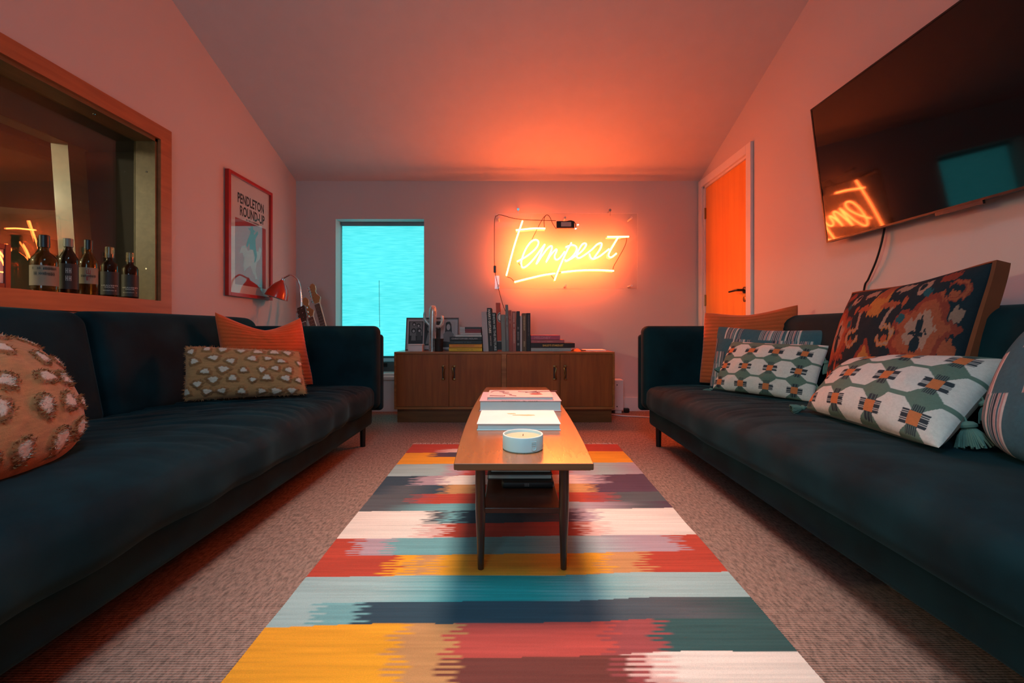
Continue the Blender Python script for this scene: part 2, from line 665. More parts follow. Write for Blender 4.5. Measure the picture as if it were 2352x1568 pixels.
side_wall('wall_left', XL, -1, (SY0, SY1, SZ0, SZ1))
side_wall('wall_right', XR, 1, (DY0, DY1, 0.0, DZ))
RX0, RX1, RZ0, RZ1 = -1.3, -0.2, 1.0, 2.0  # opening cut for the added fill light
mb = MB().box(XL - 0.12, RX0, YR - 0.15, YR, 0, ZW + 0.1).box(RX1, XR + 0.12, YR - 0.15, YR, 0, ZW + 0.1).box(RX0, RX1, YR - 0.15, YR, 0, RZ0).box(RX0, RX1, YR - 0.15, YR, RZ1, ZW + 0.1)
struct(obj('wall_rear', mb, M_WALL))
w4 = sthing('fill_window', (-0.75, YR - 0.05, RZ0))  # unseen window, added to carry the fill light
mb = MB()
for (x0, x1, z0, z1) in ((RX0, RX0 + 0.05, RZ0, RZ1), (RX1 - 0.05, RX1, RZ0, RZ1), (RX0, RX1, RZ0, RZ0 + 0.05), (RX0, RX1, RZ1 - 0.05, RZ1), (-0.77, -0.73, RZ0, RZ1)):
    mb.box(x0, x1, YR - 0.06, YR - 0.01, z0, z1)
obj('window_frame', mb, M_WHITE, w4)
# sloping ceiling with a roof window in the rear slope
KX0, KX1, KY0, KY1 = -0.42, 0.42, -0.30, 0.60


def zc(y):
    return yz_gable(y, 0)


mb = MB()


def slab(x0, x1, y0, y1):
    mb.add([(x0, y0, zc(y0)), (x1, y0, zc(y0)), (x1, y1, zc(y1)), (x0, y1, zc(y1)), (x0, y0, zc(y0) + 0.25), (x1, y0, zc(y0) + 0.25), (x1, y1, zc(y1) + 0.25), (x0, y1, zc(y1) + 0.25)],
           [(0, 3, 2, 1), (4, 5, 6, 7), (0, 1, 5, 4), (1, 2, 6, 5), (2, 3, 7, 6), (3, 0, 4, 7)])


slab(XL - 0.12, XR + 0.12, YT, YB + 0.05)
slab(XL - 0.12, XR + 0.12, KY1, YT)
slab(XL - 0.12, XR + 0.12, YR - 0.05, KY0)
slab(XL - 0.12, KX0, KY0, KY1)
slab(KX1, XR + 0.12, KY0, KY1)
struct(obj('ceiling', mb, M_CEIL))
w3 = sthing('window_3', (0, 0.15, zc(0.15)))
mb = MB()
for (x0, x1, y0, y1) in ((KX0, KX0 + 0.04, KY0, KY1), (KX1 - 0.04, KX1, KY0, KY1), (KX0, KX1, KY0, KY0 + 0.04), (KX0, KX1, KY1 - 0.04, KY1)):
    mb.add([(x0, y0, zc(y0) + 0.12), (x1, y0, zc(y0) + 0.12), (x1, y1, zc(y1) + 0.12), (x0, y1, zc(y1) + 0.12), (x0, y0, zc(y0) + 0.2), (x1, y0, zc(y0) + 0.2), (x1, y1, zc(y1) + 0.2), (x0, y1, zc(y1) + 0.2)],
           [(0, 3, 2, 1), (4, 5, 6, 7), (0, 1, 5, 4), (1, 2, 6, 5), (2, 3, 7, 6), (3, 0, 4, 7)])
obj('window_frame', mb, M_WHITE, w3)

# skirting boards
SKH = 0.13
mb = MB().box(WX1 + 0.02, XR, YB - 0.016, YB, 0, SKH).box(XL, WX0 - 0.0, YB - 0.016, YB, 0, SKH)
struct(obj('baseboard_back', mb, M_WHITE))
struct(obj('baseboard_left', MB().box(XL, XL + 0.016, YR, YB - 0.016, 0, SKH), M_WHITE))
struct(obj('baseboard_right', MB().box(XR - 0.016, XR, YR, DY0 - 0.075, 0, SKH), M_WHITE))

# ------------------------------------------------------------------ back window with glowing blind
w1 = sthing('window_1', ((WX0 + WX1) / 2, YB + 0.15, WZ0))
BY = YB + 0.135                                       # blind plane
mb = MB()
fy0, fy1 = YB + 0.19, YB + 0.25
mb.box(WX0, WX0 + 0.06, fy0, fy1, WZ0, WZ1).box(WX1 - 0.06, WX1, fy0, fy1, WZ0, WZ1)
mb.box(WX0, WX1, fy0, fy1, WZ1 - 0.07, WZ1).box(WX0, WX1, fy0, fy1, WZ0, WZ0 + 0.10)
obj('sash_frame', mb, M_GREYF, w1)
obj('meeting_rail', MB().box(WX0, WX1, fy0 - 0.03, fy1, 1.04, 1.105), M_GREYF, w1)
obj('pane', MB().box(WX0 + 0.055, WX1 - 0.055, fy0 + 0.025, fy0 + 0.031, 1.1, WZ1 - 0.065), M_GLASS, w1)
obj('pane', MB().box(WX0 + 0.055, WX1 - 0.055, fy0 + 0.025, fy0 + 0.031, WZ0 + 0.095, 1.045), M_GLASS, w1)


def blind_mat():
    m = bpy.data.materials.new('cyan_blind_fabric')
    m.use_nodes = True
    nt = m.node_tree
    nt.nodes.clear()
    out = N(nt, 'ShaderNodeOutputMaterial')
    vec = obj_vec(nt, (2.2, 1, 30))
    nz = N(nt, 'ShaderNodeTexNoise')
    nz.inputs['Scale'].default_value = 3
    nz.inputs['Detail'].default_value = 6
    nt.links.new(vec, nz.inputs['Vector'])
    rp = N(nt, 'ShaderNodeValToRGB')
    rp.color_ramp.elements[0].position = 0.35
    rp.color_ramp.elements[1].position = 0.72
    rp.color_ramp.elements[0].color = (*[c * 0.88 for c in BLIND_RGB], 1)
    rp.color_ramp.elements[1].color = (0.15, 0.90, 0.92, 1)
    nt.links.new(nz.outputs['Fac'], rp.inputs['Fac'])
    em = N(nt, 'ShaderNodeEmission')
    em.inputs['Strength'].default_value = BLIND_STRENGTH
    nt.links.new(rp.outputs['Color'], em.inputs['Color'])
    tr = N(nt, 'ShaderNodeBsdfTranslucent')
    tr.inputs['Color'].default_value = (0.25, 0.75, 0.78, 1)
    ad = N(nt, 'ShaderNodeAddShader')
    nt.links.new(em.outputs[0], ad.inputs[0])
    nt.links.new(tr.outputs[0], ad.inputs[1])
    nt.links.new(ad.outputs[0], out.inputs['Surface'])
    return m


mb = MB()
nrow = 64
z_lo, z_hi = 0.515, WZ1 - 0.035
for i in range(nrow):                                 # pleated blind: shallow horizontal folds
    a, b = z_lo + (z_hi - z_lo) * i / nrow, z_lo + (z_hi - z_lo) * (i + 1) / nrow
    ya, yb = BY + (0.0025 if i % 2 else 0), BY + (0 if i % 2 else 0.0025)
    mb.quad((WX0 + 0.012, ya, a), (WX1 - 0.012, ya, a), (WX1 - 0.012, yb, b), (WX0 + 0.012, yb, b))
obj('blind', mb, blind_mat(), w1)
hb = obj('blind_headrail', MB().bbox(WX0 + 0.008, WX1 - 0.008, BY - 0.02, BY + 0.03, WZ1 - 0.036, WZ1 - 0.002), plain('grey_headrail', (0.20, 0.24, 0.26), 0.5), w1)
obj('blind_bottom_rail', MB().bbox(WX0 + 0.01, WX1 - 0.01, BY - 0.012, BY + 0.014, 0.495, 0.517), plain('teal_rail', (0.03, 0.22, 0.24), 0.5), w1)
obj('pull_cord', MB().tube([(-1.295, BY - 0.02, 1.26), (-1.292, BY - 0.021, 1.0), (-1.288, BY - 0.02, 0.80)], 0.002, 6), M_GREYF, w1)
obj('window_sill', MB().bbox(WX0 - 0.01, WX1 + 0.01, YB - 0.02, YB + 0.19, WZ0 - 0.022, WZ0 + 0.004), M_WHITE, w1)
obj('latch', MB().bbox(-1.30, -1.235, fy0 - 0.02, fy0, 0.405, 0.445), M_BLACK, w1)
mb = MB()                                             # panelled box below the sill
mb.bbox(WX0 - 0.02, WX1 + 0.02, YB - 0.045, YB, 0.0, 0.30, 0.002)
mb.bbox(WX0 - 0.03, WX1 + 0.03, YB - 0.06, YB, 0.30, 0.333, 0.004)
struct(obj('trim_1', mb, M_WHITE))

# ------------------------------------------------------------------ door
d1 = sthing('door_1', (XR, (DY0 + DY1) / 2, 0))
AW = 0.068
mb = MB()
mb.bbox(XR - 0.022, XR, DY0 - AW, DY0, 0, DZ + AW).bbox(XR - 0.022, XR, DY1, DY1 + AW, 0, DZ + AW)
mb.bbox(XR - 0.0225, XR, DY0, DY1, DZ, DZ + AW)
obj('architrave', mb, M_WHITE, d1)
mb = MB()
mb.box(XR, XR + 0.12, DY0 - 0.001, DY0 + 0.018, 0, DZ).box(XR, XR + 0.12, DY1 - 0.018, DY1 + 0.001, 0, DZ).box(XR, XR + 0.12, DY0, DY1, DZ - 0.018, DZ + 0.001)
obj('door_lining', mb, M_WHITE, d1)
obj('door_leaf', MB().bbox(XR + 0.012, XR + 0.052, DY0 + 0.02, DY1 - 0.02, 0.008, DZ - 0.02, 0.002), M_DOORW, d1)
for z in (1.86, 1.05, 0.25):
    obj('hinge', MB().bbox(XR + 0.002, XR + 0.014, DY1 - 0.03, DY1 - 0.012, z - 0.05, z + 0.05, 0.002).tube([(XR + 0.004, DY1 - 0.02, z - 0.052), (XR + 0.004, DY1 - 0.02, z + 0.052)], 0.006, 8), M_BRASS, d1)
hd = obj('door_handle', MB().tube([(XR - 0.002, 3.385, 1.085), (XR - 0.05, 3.385, 1.085), (XR - 0.055, 3.40, 1.085), (XR - 0.055, 3.50, 1.08)], [0.010, 0.010, 0.009, 0.007], 8), M_BLACKM, d1, True)
obj('rose', MB().lathe([(0.026, 0), (0.026, 0.008), (0.018, 0.012)], 20, Matrix.Translation((XR + 0.012, 3.385, 1.085)) @ Matrix.Rotation(-math.pi / 2, 4, 'Y')), M_BLACKM, hd, True)
obj('escutcheon', MB().lathe([(0.022, 0), (0.022, 0.006), (0.012, 0.009)], 20, Matrix.Translation((XR + 0.012, 3.385, 1.015)) @ Matrix.Rotation(-math.pi / 2, 4, 'Y')), M_BRASS, hd, True)
struct(obj('wall_passage', MB().box(XR + 0.12, XR + 0.14, DY0 - 0.2, YB + 0.2, 0, 2.3), M_WALL))

# ------------------------------------------------------------------ studio window in the left wall
w2 = sthing('window_2', (XL, 1.5, SZ0))
CW = 0.08
XG = XL - 0.112                                       # glass plane
mb = MB()


def casing(poly_yz, name):
    """flat board on the wall face, outline in (y, z)"""
    m_ = MB().prism(poly_yz, (XL, 0, 0), (0, 1, 0), (0, 0, 1), (0.02, 0, 0))
    return obj(name, m_, M_CASING, w2)


casing([(SY1, SZ0), (SY1 + CW, SZ0 - CW), (SY1 + CW, SZ1 + CW), (SY1, SZ1)], 'casing_board')
casing([(SY0 - CW, SZ0 - CW), (SY0, SZ0), (SY0, SZ1), (SY0 - CW, SZ1 + CW)], 'casing_board')
casing([(SY0, SZ1), (SY1, SZ1), (SY1 + CW, SZ1 + CW), (SY0 - CW, SZ1 + CW)], 'casing_board')
casing([(SY0 - CW, SZ0 - CW), (SY1 + CW, SZ0 - CW), (SY1, SZ0), (SY0, SZ0)], 'casing_board')
jm = obj('jamb', MB().box(XG - 0.01, XL + 0.001, SY1 - 0.018, SY1 + 0.001, SZ0, SZ1), M_PINE, w2)
for z in (1.13, 1.69):
    obj('screw', MB().lathe([(0.006, 0), (0.005, 0.002)], 10, Matrix.Translation((XL - 0.05, SY1 - 0.018, z)) @ Matrix.Rotation(math.pi / 2, 4, 'X')), M_CHROME, jm)
obj('jamb', MB().box(XG - 0.01, XL + 0.001, SY0 - 0.001, SY0 + 0.018, SZ0, SZ1), M_PINE, w2)
hj = obj('head_lining', MB().box(XG - 0.01, XL + 0.001, SY0, SY1, SZ1 - 0.018, SZ1 + 0.001), M_PINE, w2)
obj('screw', MB().lathe([(0.006, 0), (0.005, 0.002)], 10, Matrix.Translation((XL - 0.05, 2.2, SZ1 - 0.018)) @ Matrix.Rotation(math.pi, 4, 'X')), M_CHROME, hj)
obj('sill_board', MB().box(XG - 0.01, XL + 0.001, SY0, SY1, SZ0 - 0.001, SZ0 + 0.004), M_CASING, w2)
M_SGLASS = pane_mat('studio_glass', (0.80, 0.82, 0.78), 1.52, boost=1.0)
obj('pane', MB().box(XG - 0.008, XG, SY0 + 0.018, SY1 - 0.018, SZ0 + 0.004, SZ1 - 0.018), M_SGLASS, w2)
# black lined cavity between the two panes, leaning inner frame
M_CAV = plain('black_cavity_felt', (0.02, 0.016, 0.016), 0.9)
XI = XL - 0.56
mb = MB()
mb.box(XI - 0.1, XG - 0.012, SY0 - 0.15, 2.70, SZ1 - 0.005, SZ1 + 0.03)
mb.box(XI - 0.1, XL - 0.125, SY0 - 0.15, 2.70, SZ0 - 0.12, SZ0 - 0.03)
mb.box(XI - 0.10, XL - 0.125, 2.70, 2.76, SZ0 - 0.12, SZ1 + 0.03)
mb.box(XI - 0.02, XG - 0.01, SY0 - 0.2, SY0 - 0.12, SZ0 - 0.12, SZ1 + 0.03)
obj('cavity_lining', mb, M_CAV, w2)
mb = MB()
yj0, yj1 = 2.58, 2.685
mb.add([(XI - 0.09, yj0 - 0.02, SZ1), (XI + 0.01, yj0 - 0.02, SZ1), (XI + 0.01, yj1 - 0.02, SZ1), (XI - 0.09, yj1 - 0.02, SZ1),
        (XI - 0.02, yj0 - 0.02, SZ0 - 0.05), (XI + 0.08, yj0 - 0.02, SZ0 - 0.05), (XI + 0.08, yj1 - 0.02, SZ0 - 0.05), (XI - 0.02, yj1 - 0.02, SZ0 - 0.05)],
       [(0, 1, 2, 3), (7, 6, 5, 4), (0, 4, 5, 1), (1, 5, 6, 2), (2, 6, 7, 3), (3, 7, 4, 0)])
mb.box(XI - 0.09, XI + 0.01, SY0 - 0.1, yj1, SZ1 - 0.01, SZ1 + 0.0)
obj('inner_frame', mb, M_PINE, w2)
# control room beyond the glass
CX0, CX1, CY0, CY1 = -6.0, XL - 0.66, -0.2, 6.4
M_CTRL = plain('control_room_plaster', (0.50, 0.46, 0.36), 0.85, var=0.03)
M_CTRLD = plain('control_room_dado', (0.22, 0.21, 0.17), 0.85, var=0.03)
struct(obj('wall_control_far', MB().box(CX0 - 0.1, CX0, CY0, CY1, 0, 2.6), M_CTRL))
struct(obj('wall_control_end', MB().box(CX0, CX1, CY1, CY1 + 0.1, 0, 2.6), M_CTRL))
struct(obj('wall_control_near', MB().box(CX0, CX1, CY0 - 0.1, CY0, 0, 2.6), M_CTRL))
struct(obj('wall_control_dado', MB().box(CX0, CX0 + 0.03, CY0, CY1, 0, 1.95).box(CX0 + 0.03, CX1, CY1 - 0.03, CY1, 0, 1.95), M_CTRLD))
mb = MB()
mb.box(CX1, CX1 + 0.02, 2.69, CY1, 0, 2.6).box(CX1, CX1 + 0.02, CY0, 2.69, 0, SZ0 - 0.05).box(CX1, CX1 + 0.02, CY0, 2.69, SZ1, 2.6)
struct(obj('wall_control_window', mb, M_CAV))
struct(obj('floor_control', MB().box(CX0, CX1, CY0, CY1, -0.1, 0), M_CTRLD))
struct(obj('ceiling_control', MB().box(CX0, CX1, CY0, CY1, 2.6, 2.7), M_CTRL))
cloud = thing('acoustic_cloud', 'round brown acoustic raft hanging in the room beyond the studio glass', 'acoustic panel', (-4.6, 3.35, 2.02))
M_CLOUD = plain('brown_felt', (0.16, 0.075, 0.04), 0.9)
obj('raft', MB().lathe([(1.2, 0.0), (1.22, 0.02), (1.22, 0.15), (1.2, 0.17)], 48, Matrix.Translation((-4.6, 3.35, 2.02))), M_CLOUD, cloud, True)
obj('edge_band', MB().lathe([(1.222, 0.09), (1.232, 0.10), (1.232, 0.165), (1.222, 0.172)], 48, Matrix.Translation((-4.6, 3.35, 2.02))), plain('dark_red_band', (0.09, 0.03, 0.02), 0.9), cloud, True)
for a in (0.5, 2.6, 4.7):
    obj('hanger', MB().tube([(-4.6 + 0.7 * math.cos(a), 3.35 + 0.7 * math.sin(a), 2.19), (-4.6 + 0.7 * math.cos(a), 3.35 + 0.7 * math.sin(a), 2.6)], 0.004, 6), M_CHROME, cloud)
cl = thing('control_room_lamp', 'dim wall lamp in the room beyond the studio glass', 'lamp', (-5.0, 0.6, 2.3))
obj('lamp_body', MB().bbox(-5.06, -4.94, 0.5, 0.7, 2.28, 2.34, 0.01), M_WHITE, cl)
pl = bpy.data.lights.new('control_lamp_light', 'POINT')
pl.energy, pl.color, pl.shadow_soft_size = 260, (1.0, 0.85, 0.55), 0.08
plo = bpy.data.objects.new('control_lamp_light', pl)
plo.location = (-5.0, 0.6, 2.2)
COL.objects.link(plo)

# ------------------------------------------------------------------ ceiling downlights over the table
for (x, y, e) in ((0.03, 1.72, 400), (0.03, 2.35, 80)):
    z = zc(y)
    t = thing('ceiling_downlight', 'white recessed downlight in the sloping ceiling %s' % ('above the rug' if y < 2 else 'towards the neon sign'), 'light', (x, y, z))
    Mx = Matrix.Translation((x, y, z - 0.012)) @ Matrix.Rotation(math.atan(0.378) * -1, 4, 'X')
    obj('trim_ring', MB().lathe([(0.075, 0.012), (0.078, 0.0), (0.066, -0.006), (0.060, 0.0), (0.058, 0.010)], 28, Mx), M_WHITE, t, True)
    obj('lens', MB().lathe([(0.058, 0.008), (0.02, 0.006)], 28, Mx), emis('downlight_lens_%d' % int(y * 100), WARM_RGB, 3.0), t, True)
    sl = bpy.data.lights.new('downlight_beam', 'SPOT')
    sl.energy, sl.color = e, WARM_RGB
    sl.spot_size, sl.spot_blend, sl.shadow_soft_size = math.radians(56), 1.0, 0.32
    so = bpy.data.objects.new('downlight_beam', sl)
    so.location = (x, y, z - 0.06)
    COL.objects.link(so)

# ------------------------------------------------------------------ neon sign
NY = 4.02


def nz(zx, zy, Y=NY):
    return P(1100 + zx * 0.17007, 460 + zy * 0.17007, Y)


sign = thing('neon_sign', 'glowing orange neon word on a clear acrylic panel on the back wall', 'neon sign', (0.52, 4.03, 1.14))
AY = 4.05
a0, a1 = nz(215, 1195, AY), nz(2140, 178, AY)
M_ACRYL = pane_mat('clear_acrylic', (0.985, 0.985, 0.985), 1.49)
pan = obj('acrylic_panel', MB().box(a0.x, a1.x, AY, AY + 0.006, a0.z, a1.z), M_ACRYL, sign)
M_EDGE = plain('acrylic_edge', (0.75, 0.70, 0.66), 0.3)
mb = MB()
e = 0.0025
mb.box(a0.x - e, a0.x, AY, AY + 0.006, a0.z, a1.z).box(a1.x, a1.x + e, AY, AY + 0.006, a0.z, a1.z)
mb.box(a0.x, a1.x, AY, AY + 0.006, a0.z - e, a0.z).box(a0.x, a1.x, AY, AY + 0.006, a1.z, a1.z + e)
obj('panel_edge', mb, M_EDGE, pan)
for q in ((265, 235), (2060, 235), (265, 1150), (2060, 1150), (1175, 1150), (1165, 235)):
    p = nz(q[0], q[1], AY)
    obj('standoff', MB().lathe([(0.011, -0.004), (0.011, 0.004), (0.009, 0.004), (0.009, 0.12)], 14, Matrix.Translation(p) @ Matrix.Rotation(-math.pi / 2, 4, 'X')), M_EDGE, sign, True)
for q in ((530, 120), (1772, 130)):
    p = nz(q[0], q[1], AY)
    hk = obj('hanging_hook', MB().lathe([(0.012, 0), (0.012, 0.01), (0.006, 0.02), (0.006, 0.12)], 14, Matrix.Translation((p.x, AY, p.z)) @ Matrix.Rotation(-math.pi / 2, 4, 'X')).tube([(p.x, AY + 0.003, p.z), (p.x, AY + 0.003, a1.z - 0.02)], 0.0018, 6), M_CHROME, sign, True)
STROKES = [
    ('letter_stroke', [(590, 275), (540, 420), (480, 605), (430, 785), (395, 920), (370, 1015)]),
    ('letter_stroke', [(500, 402), (600, 392), (740, 378), (895, 380)]),
    ('letter_stroke', [(515, 825), (610, 775), (700, 712), (775, 640), (806, 570), (775, 532), (712, 552), (645, 635), (595, 745), (572, 845), (592, 905), (652, 880), (745, 785), (830, 670), (892, 592)]),
    ('letter_stroke', [(892, 592), (850, 690), (775, 858), (840, 765), (925, 650), (978, 615), (985, 655), (945, 750), (908, 832), (965, 742), (1038, 662), (1050, 682), (1022, 755), (1045, 800), (1095, 775), (1160, 690)]),
    ('letter_stroke', [(1250, 570), (1185, 690), (1112, 850), (1060, 975), (1022, 1080)]),
    ('letter_stroke', [(1172, 632), (1250, 602), (1312, 622), (1316, 680), (1255, 765), (1178, 818), (1165, 798)]),
    ('letter_stroke', [(1178, 822), (1265, 775), (1380, 695), (1446, 612), (1438, 580), (1398, 592), (1345, 675), (1320, 748), (1350, 778), (1420, 742), (1520, 668), (1600, 592), (1655, 580), (1645, 645), (1570, 755), (1548, 790), (1510, 772), (1493, 720)]),
    ('letter_stroke', [(1548, 792), (1630, 755), (1700, 702), (1760, 655)]),
    ('letter_stroke', [(1880, 498), (1815, 608), (1765, 695), (1752, 750), (1790, 768), (1858, 715)]),
    ('letter_stroke', [(1735, 492), (1880, 491), (2025, 490)]),
    ('underline', [(480, 1102), (700, 1047), (880, 1006), (1030, 985)]),
    ('underline', [(1115, 970), (1350, 946), (1600, 940), (1822, 951)]),
]
M_NEON = emis('neon_glow', NEON_RGB, NEON_STRENGTH, (1, 0.6, 0.3))
tr = 0.0064
for nm, s in STROKES:
    obj(nm, MB().tube([nz(*q) for q in s], tr, 8, smooth_path=5), M_NEON, sign, True)
M_WIRE = plain('dark_red_wire', (0.05, 0.008, 0.005), 0.4)
WIRES = [[(370, 1030), (430, 1050), (475, 1095)], [(2000, 500), (1990, 560), (1955, 650), (1860, 820), (1825, 880), (1808, 935)],
         [(885, 375), (880, 260), (900, 205), (935, 200), (965, 240), (1000, 320), (1045, 385)], [(715, 530), (770, 420), (860, 250), (905, 205)],
         [(530, 840), (560, 880)], [(975, 1010), (1015, 1065)], [(1080, 980), (1110, 975)], [(1205, 600), (1250, 572)], [(1915, 520), (1995, 510)]]
for s in WIRES:
    obj('connecting_wire', MB().tube([nz(q[0], q[1], AY - 0.008) for q in s], 0.0028, 6, smooth_path=5), M_WIRE, sign, True)
t0, t1 = nz(1045, 382, AY), nz(1285, 288, AY)
tf = obj('transformer', MB().bbox(t0.x, t1.x, AY - 0.028, AY, t0.z, t1.z, 0.004), M_BLACK, sign)
l0, l1 = nz(1105, 362, AY), nz(1240, 302, AY)
obj('rating_label', MB().box(l0.x, l1.x, AY - 0.0288, AY - 0.028, l0.z, l1.z), plain('silver_label', (0.45, 0.45, 0.46), 0.3), tf)
obj('output_lead', MB().tube([nz(1180, 285, AY - 0.01), nz(1250, 275, AY - 0.012), nz(1300, 310, AY - 0.012), nz(1310, 372, AY - 0.01)], 0.004, 8, smooth_path=5), M_BLACK, tf, True)
M_GLINT = emis('white_glint', (0.75, 0.9, 1.0), 8.0)  # glare on the cable, put in as small glowing beads
for q in ((1338, 328), (1308, 380)):
    obj('cable_glint', MB().sphere(tuple(nz(q[0], q[1], AY - 0.012)), 0.006, 8, 6, (1.3, 1, 0.8)), M_GLINT, tf, True)
cable = thing('power_cable', 'thin dark power cable with inline switch dropping from the neon sign', 'cable', (-0.15, 4.1, 0.7))
pts = [nz(1040, 275, AY - 0.006), nz(700, 265, AY - 0.006), nz(480, 245, AY - 0.006), nz(300, 197, AY - 0.006), nz(250, 205, AY - 0.006), nz(214, 260, AY - 0.004), nz(208, 600, AY), nz(212, 880, AY), nz(240, 1080, AY), nz(320, 1400, AY), nz(400, 1600, 4.13), nz(430, 1800, 4.14), nz(450, 2300, 4.14)]
obj('lead', MB().tube(pts, 0.0028, 6, smooth_path=5), plain('dark_cable', (0.03, 0.008, 0.006), 0.5), cable, True)
s0 = nz(215, 930, AY)
obj('inline_switch', MB().bbox(s0.x - 0.012, s0.x + 0.012, AY - 0.012, AY + 0.008, s0.z - 0.032, s0.z + 0.032, 0.004), M_BLACK, cable)

# ------------------------------------------------------------------ television on the right wall
tv = thing('television', 'large black flat television tilted forward on the right wall', 'television', (1.77, 1.74, 1.25))
Tb, Tt = Vector((1.737, 0, 1.255)), Vector((1.648, 0, 1.985))      # bottom and top edge of the screen face
up = (Tt - Tb)
nrm = Vector((-up.z, 0, up.x)).normalized()                        # towards the room
TY0, TY1 = 1.02, 2.39
obj('back_shell', MB().obox((Tb.x, TY0, Tb.z), up, (0, TY1 - TY0, 0), -nrm * 0.035), M_BLACK, tv)


def tvq(f0, f1, y0, y1, d0, d1):
    o = Tb + up * f0 + nrm * d0
    return ((o.x, y0, o.z), up * (f1 - f0), (0, y1 - y0, 0), nrm * (d1 - d0))


mb = MB()
mb.obox(*tvq(0, 0.012, TY0, TY1, 0, 0.004)).obox(*tvq(0.990, 1, TY0, TY1, 0, 0.004)).obox(*tvq(0.012, 0.99, TY0, TY0 + 0.008, 0, 0.004)).obox(*tvq(0.012, 0.99, TY1 - 0.008, TY1, 0, 0.004))
obj('bezel', mb, M_BLACKM, tv)
m_, nt_, b_ = nodes('glossy_black_screen')
b_.inputs['Base Color'].default_value = (0.0015, 0.0015, 0.0016, 1)
b_.inputs['Roughness'].default_value = 0.05
b_.inputs['IOR'].default_value = 1.45
sn_ = bump_noise(nt_, b_, 2.0, 0.01, 0.001)
obj('screen', MB().obox(*tvq(0.012, 0.99, TY0 + 0.008, TY1 - 0.008, 0, 0.002)), m_, tv)
obj('logo_bar', MB().obox(*tvq(-0.018, 0.0, 1.60, 1.78, -0.006, 0.003)), M_BLACK, tv)
br = obj('wall_bracket', MB().box(XR - 0.012, XR, 1.5, 1.95, 1.4, 1.75).box(1.72, XR - 0.01, 1.6, 1.64, 1.5, 1.66).box(1.72, XR - 0.01, 1.82, 1.86, 1.5, 1.66), M_BLACKM, tv)
tc = MB().tube([P(2032, 522, 2.09), P(2024, 560, 2.10), P(2012, 600, 2.13), P(1995, 640, 2.18), P(1984, 668, 2.22), Vector((1.792, 2.24, 0.7)), Vector((1.792, 2.24, 0.3))], 0.0045, 8, smooth_path=5)
tag(obj('television_cable', tc, M_BLACK, None, True), 'black cable hanging down the wall below the television', 'cable')

# ------------------------------------------------------------------ framed poster on the left wall
PY0, PY1, PZ0, PZ1 = 3.125, 3.70, 1.024, 1.935
XP = XL + 0.004
po = thing('framed_poster', 'red-framed white rodeo poster with red picture on the left wall', 'poster', (XP, (PY0 + PY1) / 2, PZ0))
M_REDF = plain('red_frame_lacquer', (0.42, 0.015, 0.012), 0.35)
fw = 0.026
for (y0, y1, z0, z1) in ((PY0, PY0 + fw, PZ0, PZ1), (PY1 - fw, PY1, PZ0, PZ1), (PY0 + fw, PY1 - fw, PZ0, PZ0 + fw), (PY0 + fw, PY1 - fw, PZ1 - fw, PZ1)):
    obj('frame_rail', MB().bbox(XP, XP + 0.03, y0, y1, z0, z1, 0.002), M_REDF, po)
paper = obj('paper', MB().box(XP, XP + 0.012, PY0 + fw, PY1 - fw, PZ0 + fw, PZ1 - fw), plain('poster_paper', (0.72, 0.68, 0.70), 0.7, var=0.02), po)
W_, H_ = PY1 - PY0, PZ1 - PZ0


def pq(a, b, d=0.0125):
    """poster coordinates: a across (0..1 from the window end), b up (0..1)"""
    return Vector((XP + d, PY0 + a * W_, PZ0 + b * H_))


def flat(poly, d):
    return MB().prism(poly, (XP + d, PY0, PZ0), (0, W_, 0), (0, 0, H_), (0.0004, 0, 0))


obj('picture', flat([(0.16, 0.13), (0.86, 0.10), (0.86, 0.625), (0.16, 0.665)][0:0] + [(0.17, 0.10), (0.87, 0.10), (0.87, 0.645), (0.17, 0.645)], 0.0122), plain('poster_red', (0.42, 0.035, 0.045), 0.7), paper)
lt = MB()
text(lt, 'PENDLETON', pq(0.22, 0.775), (0, 0.60 * W_, 0), (0, 0, 0.085 * H_))
text(lt, 'ROUND-UP', pq(0.27, 0.675), (0, 0.57 * W_, 0), (0, 0, 0.085 * H_))
text(lt, '~24', pq(0.40, 0.653), (0, 0.30 * W_, 0), (0, 0, 0.012 * H_))
obj('lettering', lt, M_INK, paper)
# a rider on a bucking horse, in pale ink
HORSE = [(0.36, 0.22), (0.42, 0.25), (0.50, 0.28), (0.56, 0.22), (0.62, 0.17), (0.66, 0.18), (0.62, 0.24), (0.64, 0.32), (0.72, 0.36), (0.76, 0.44), (0.72, 0.47), (0.68, 0.42), (0.62, 0.42), (0.52, 0.42), (0.44, 0.40), (0.38, 0.44), (0.30, 0.42), (0.26, 0.36), (0.32, 0.37), (0.36, 0.33), (0.34, 0.27)]
RIDER = [(0.48, 0.42), (0.56, 0.42), (0.60, 0.36), (0.58, 0.31), (0.62, 0.33), (0.65, 0.38), (0.62, 0.45), (0.61, 0.52), (0.68, 0.58), (0.66, 0.60), (0.58, 0.55), (0.57, 0.575), (0.62, 0.585), (0.56, 0.60), (0.55, 0.625), (0.50, 0.62), (0.50, 0.60), (0.44, 0.595), (0.50, 0.575), (0.49, 0.55), (0.44, 0.50), (0.40, 0.44), (0.43, 0.43), (0.48, 0.48)]
obj('horse_print', flat(HORSE, 0.0128), plain('poster_pale', (0.50, 0.36, 0.36), 0.7), paper)
obj('rider_print', flat(RIDER, 0.0134), plain('poster_dark', (0.12, 0.06, 0.075), 0.7), paper)
obj('glazing', MB().box(XP + 0.022, XP + 0.024, PY0 + fw, PY1 - fw, PZ0 + fw, PZ1 - fw), M_GLASS, po)

# ------------------------------------------------------------------ sofas
def wr(p, s=1.0, seed=0.0):
    return mnoise.noise(Vector((p[0] * s + seed, p[1] * s, p[2] * s)))


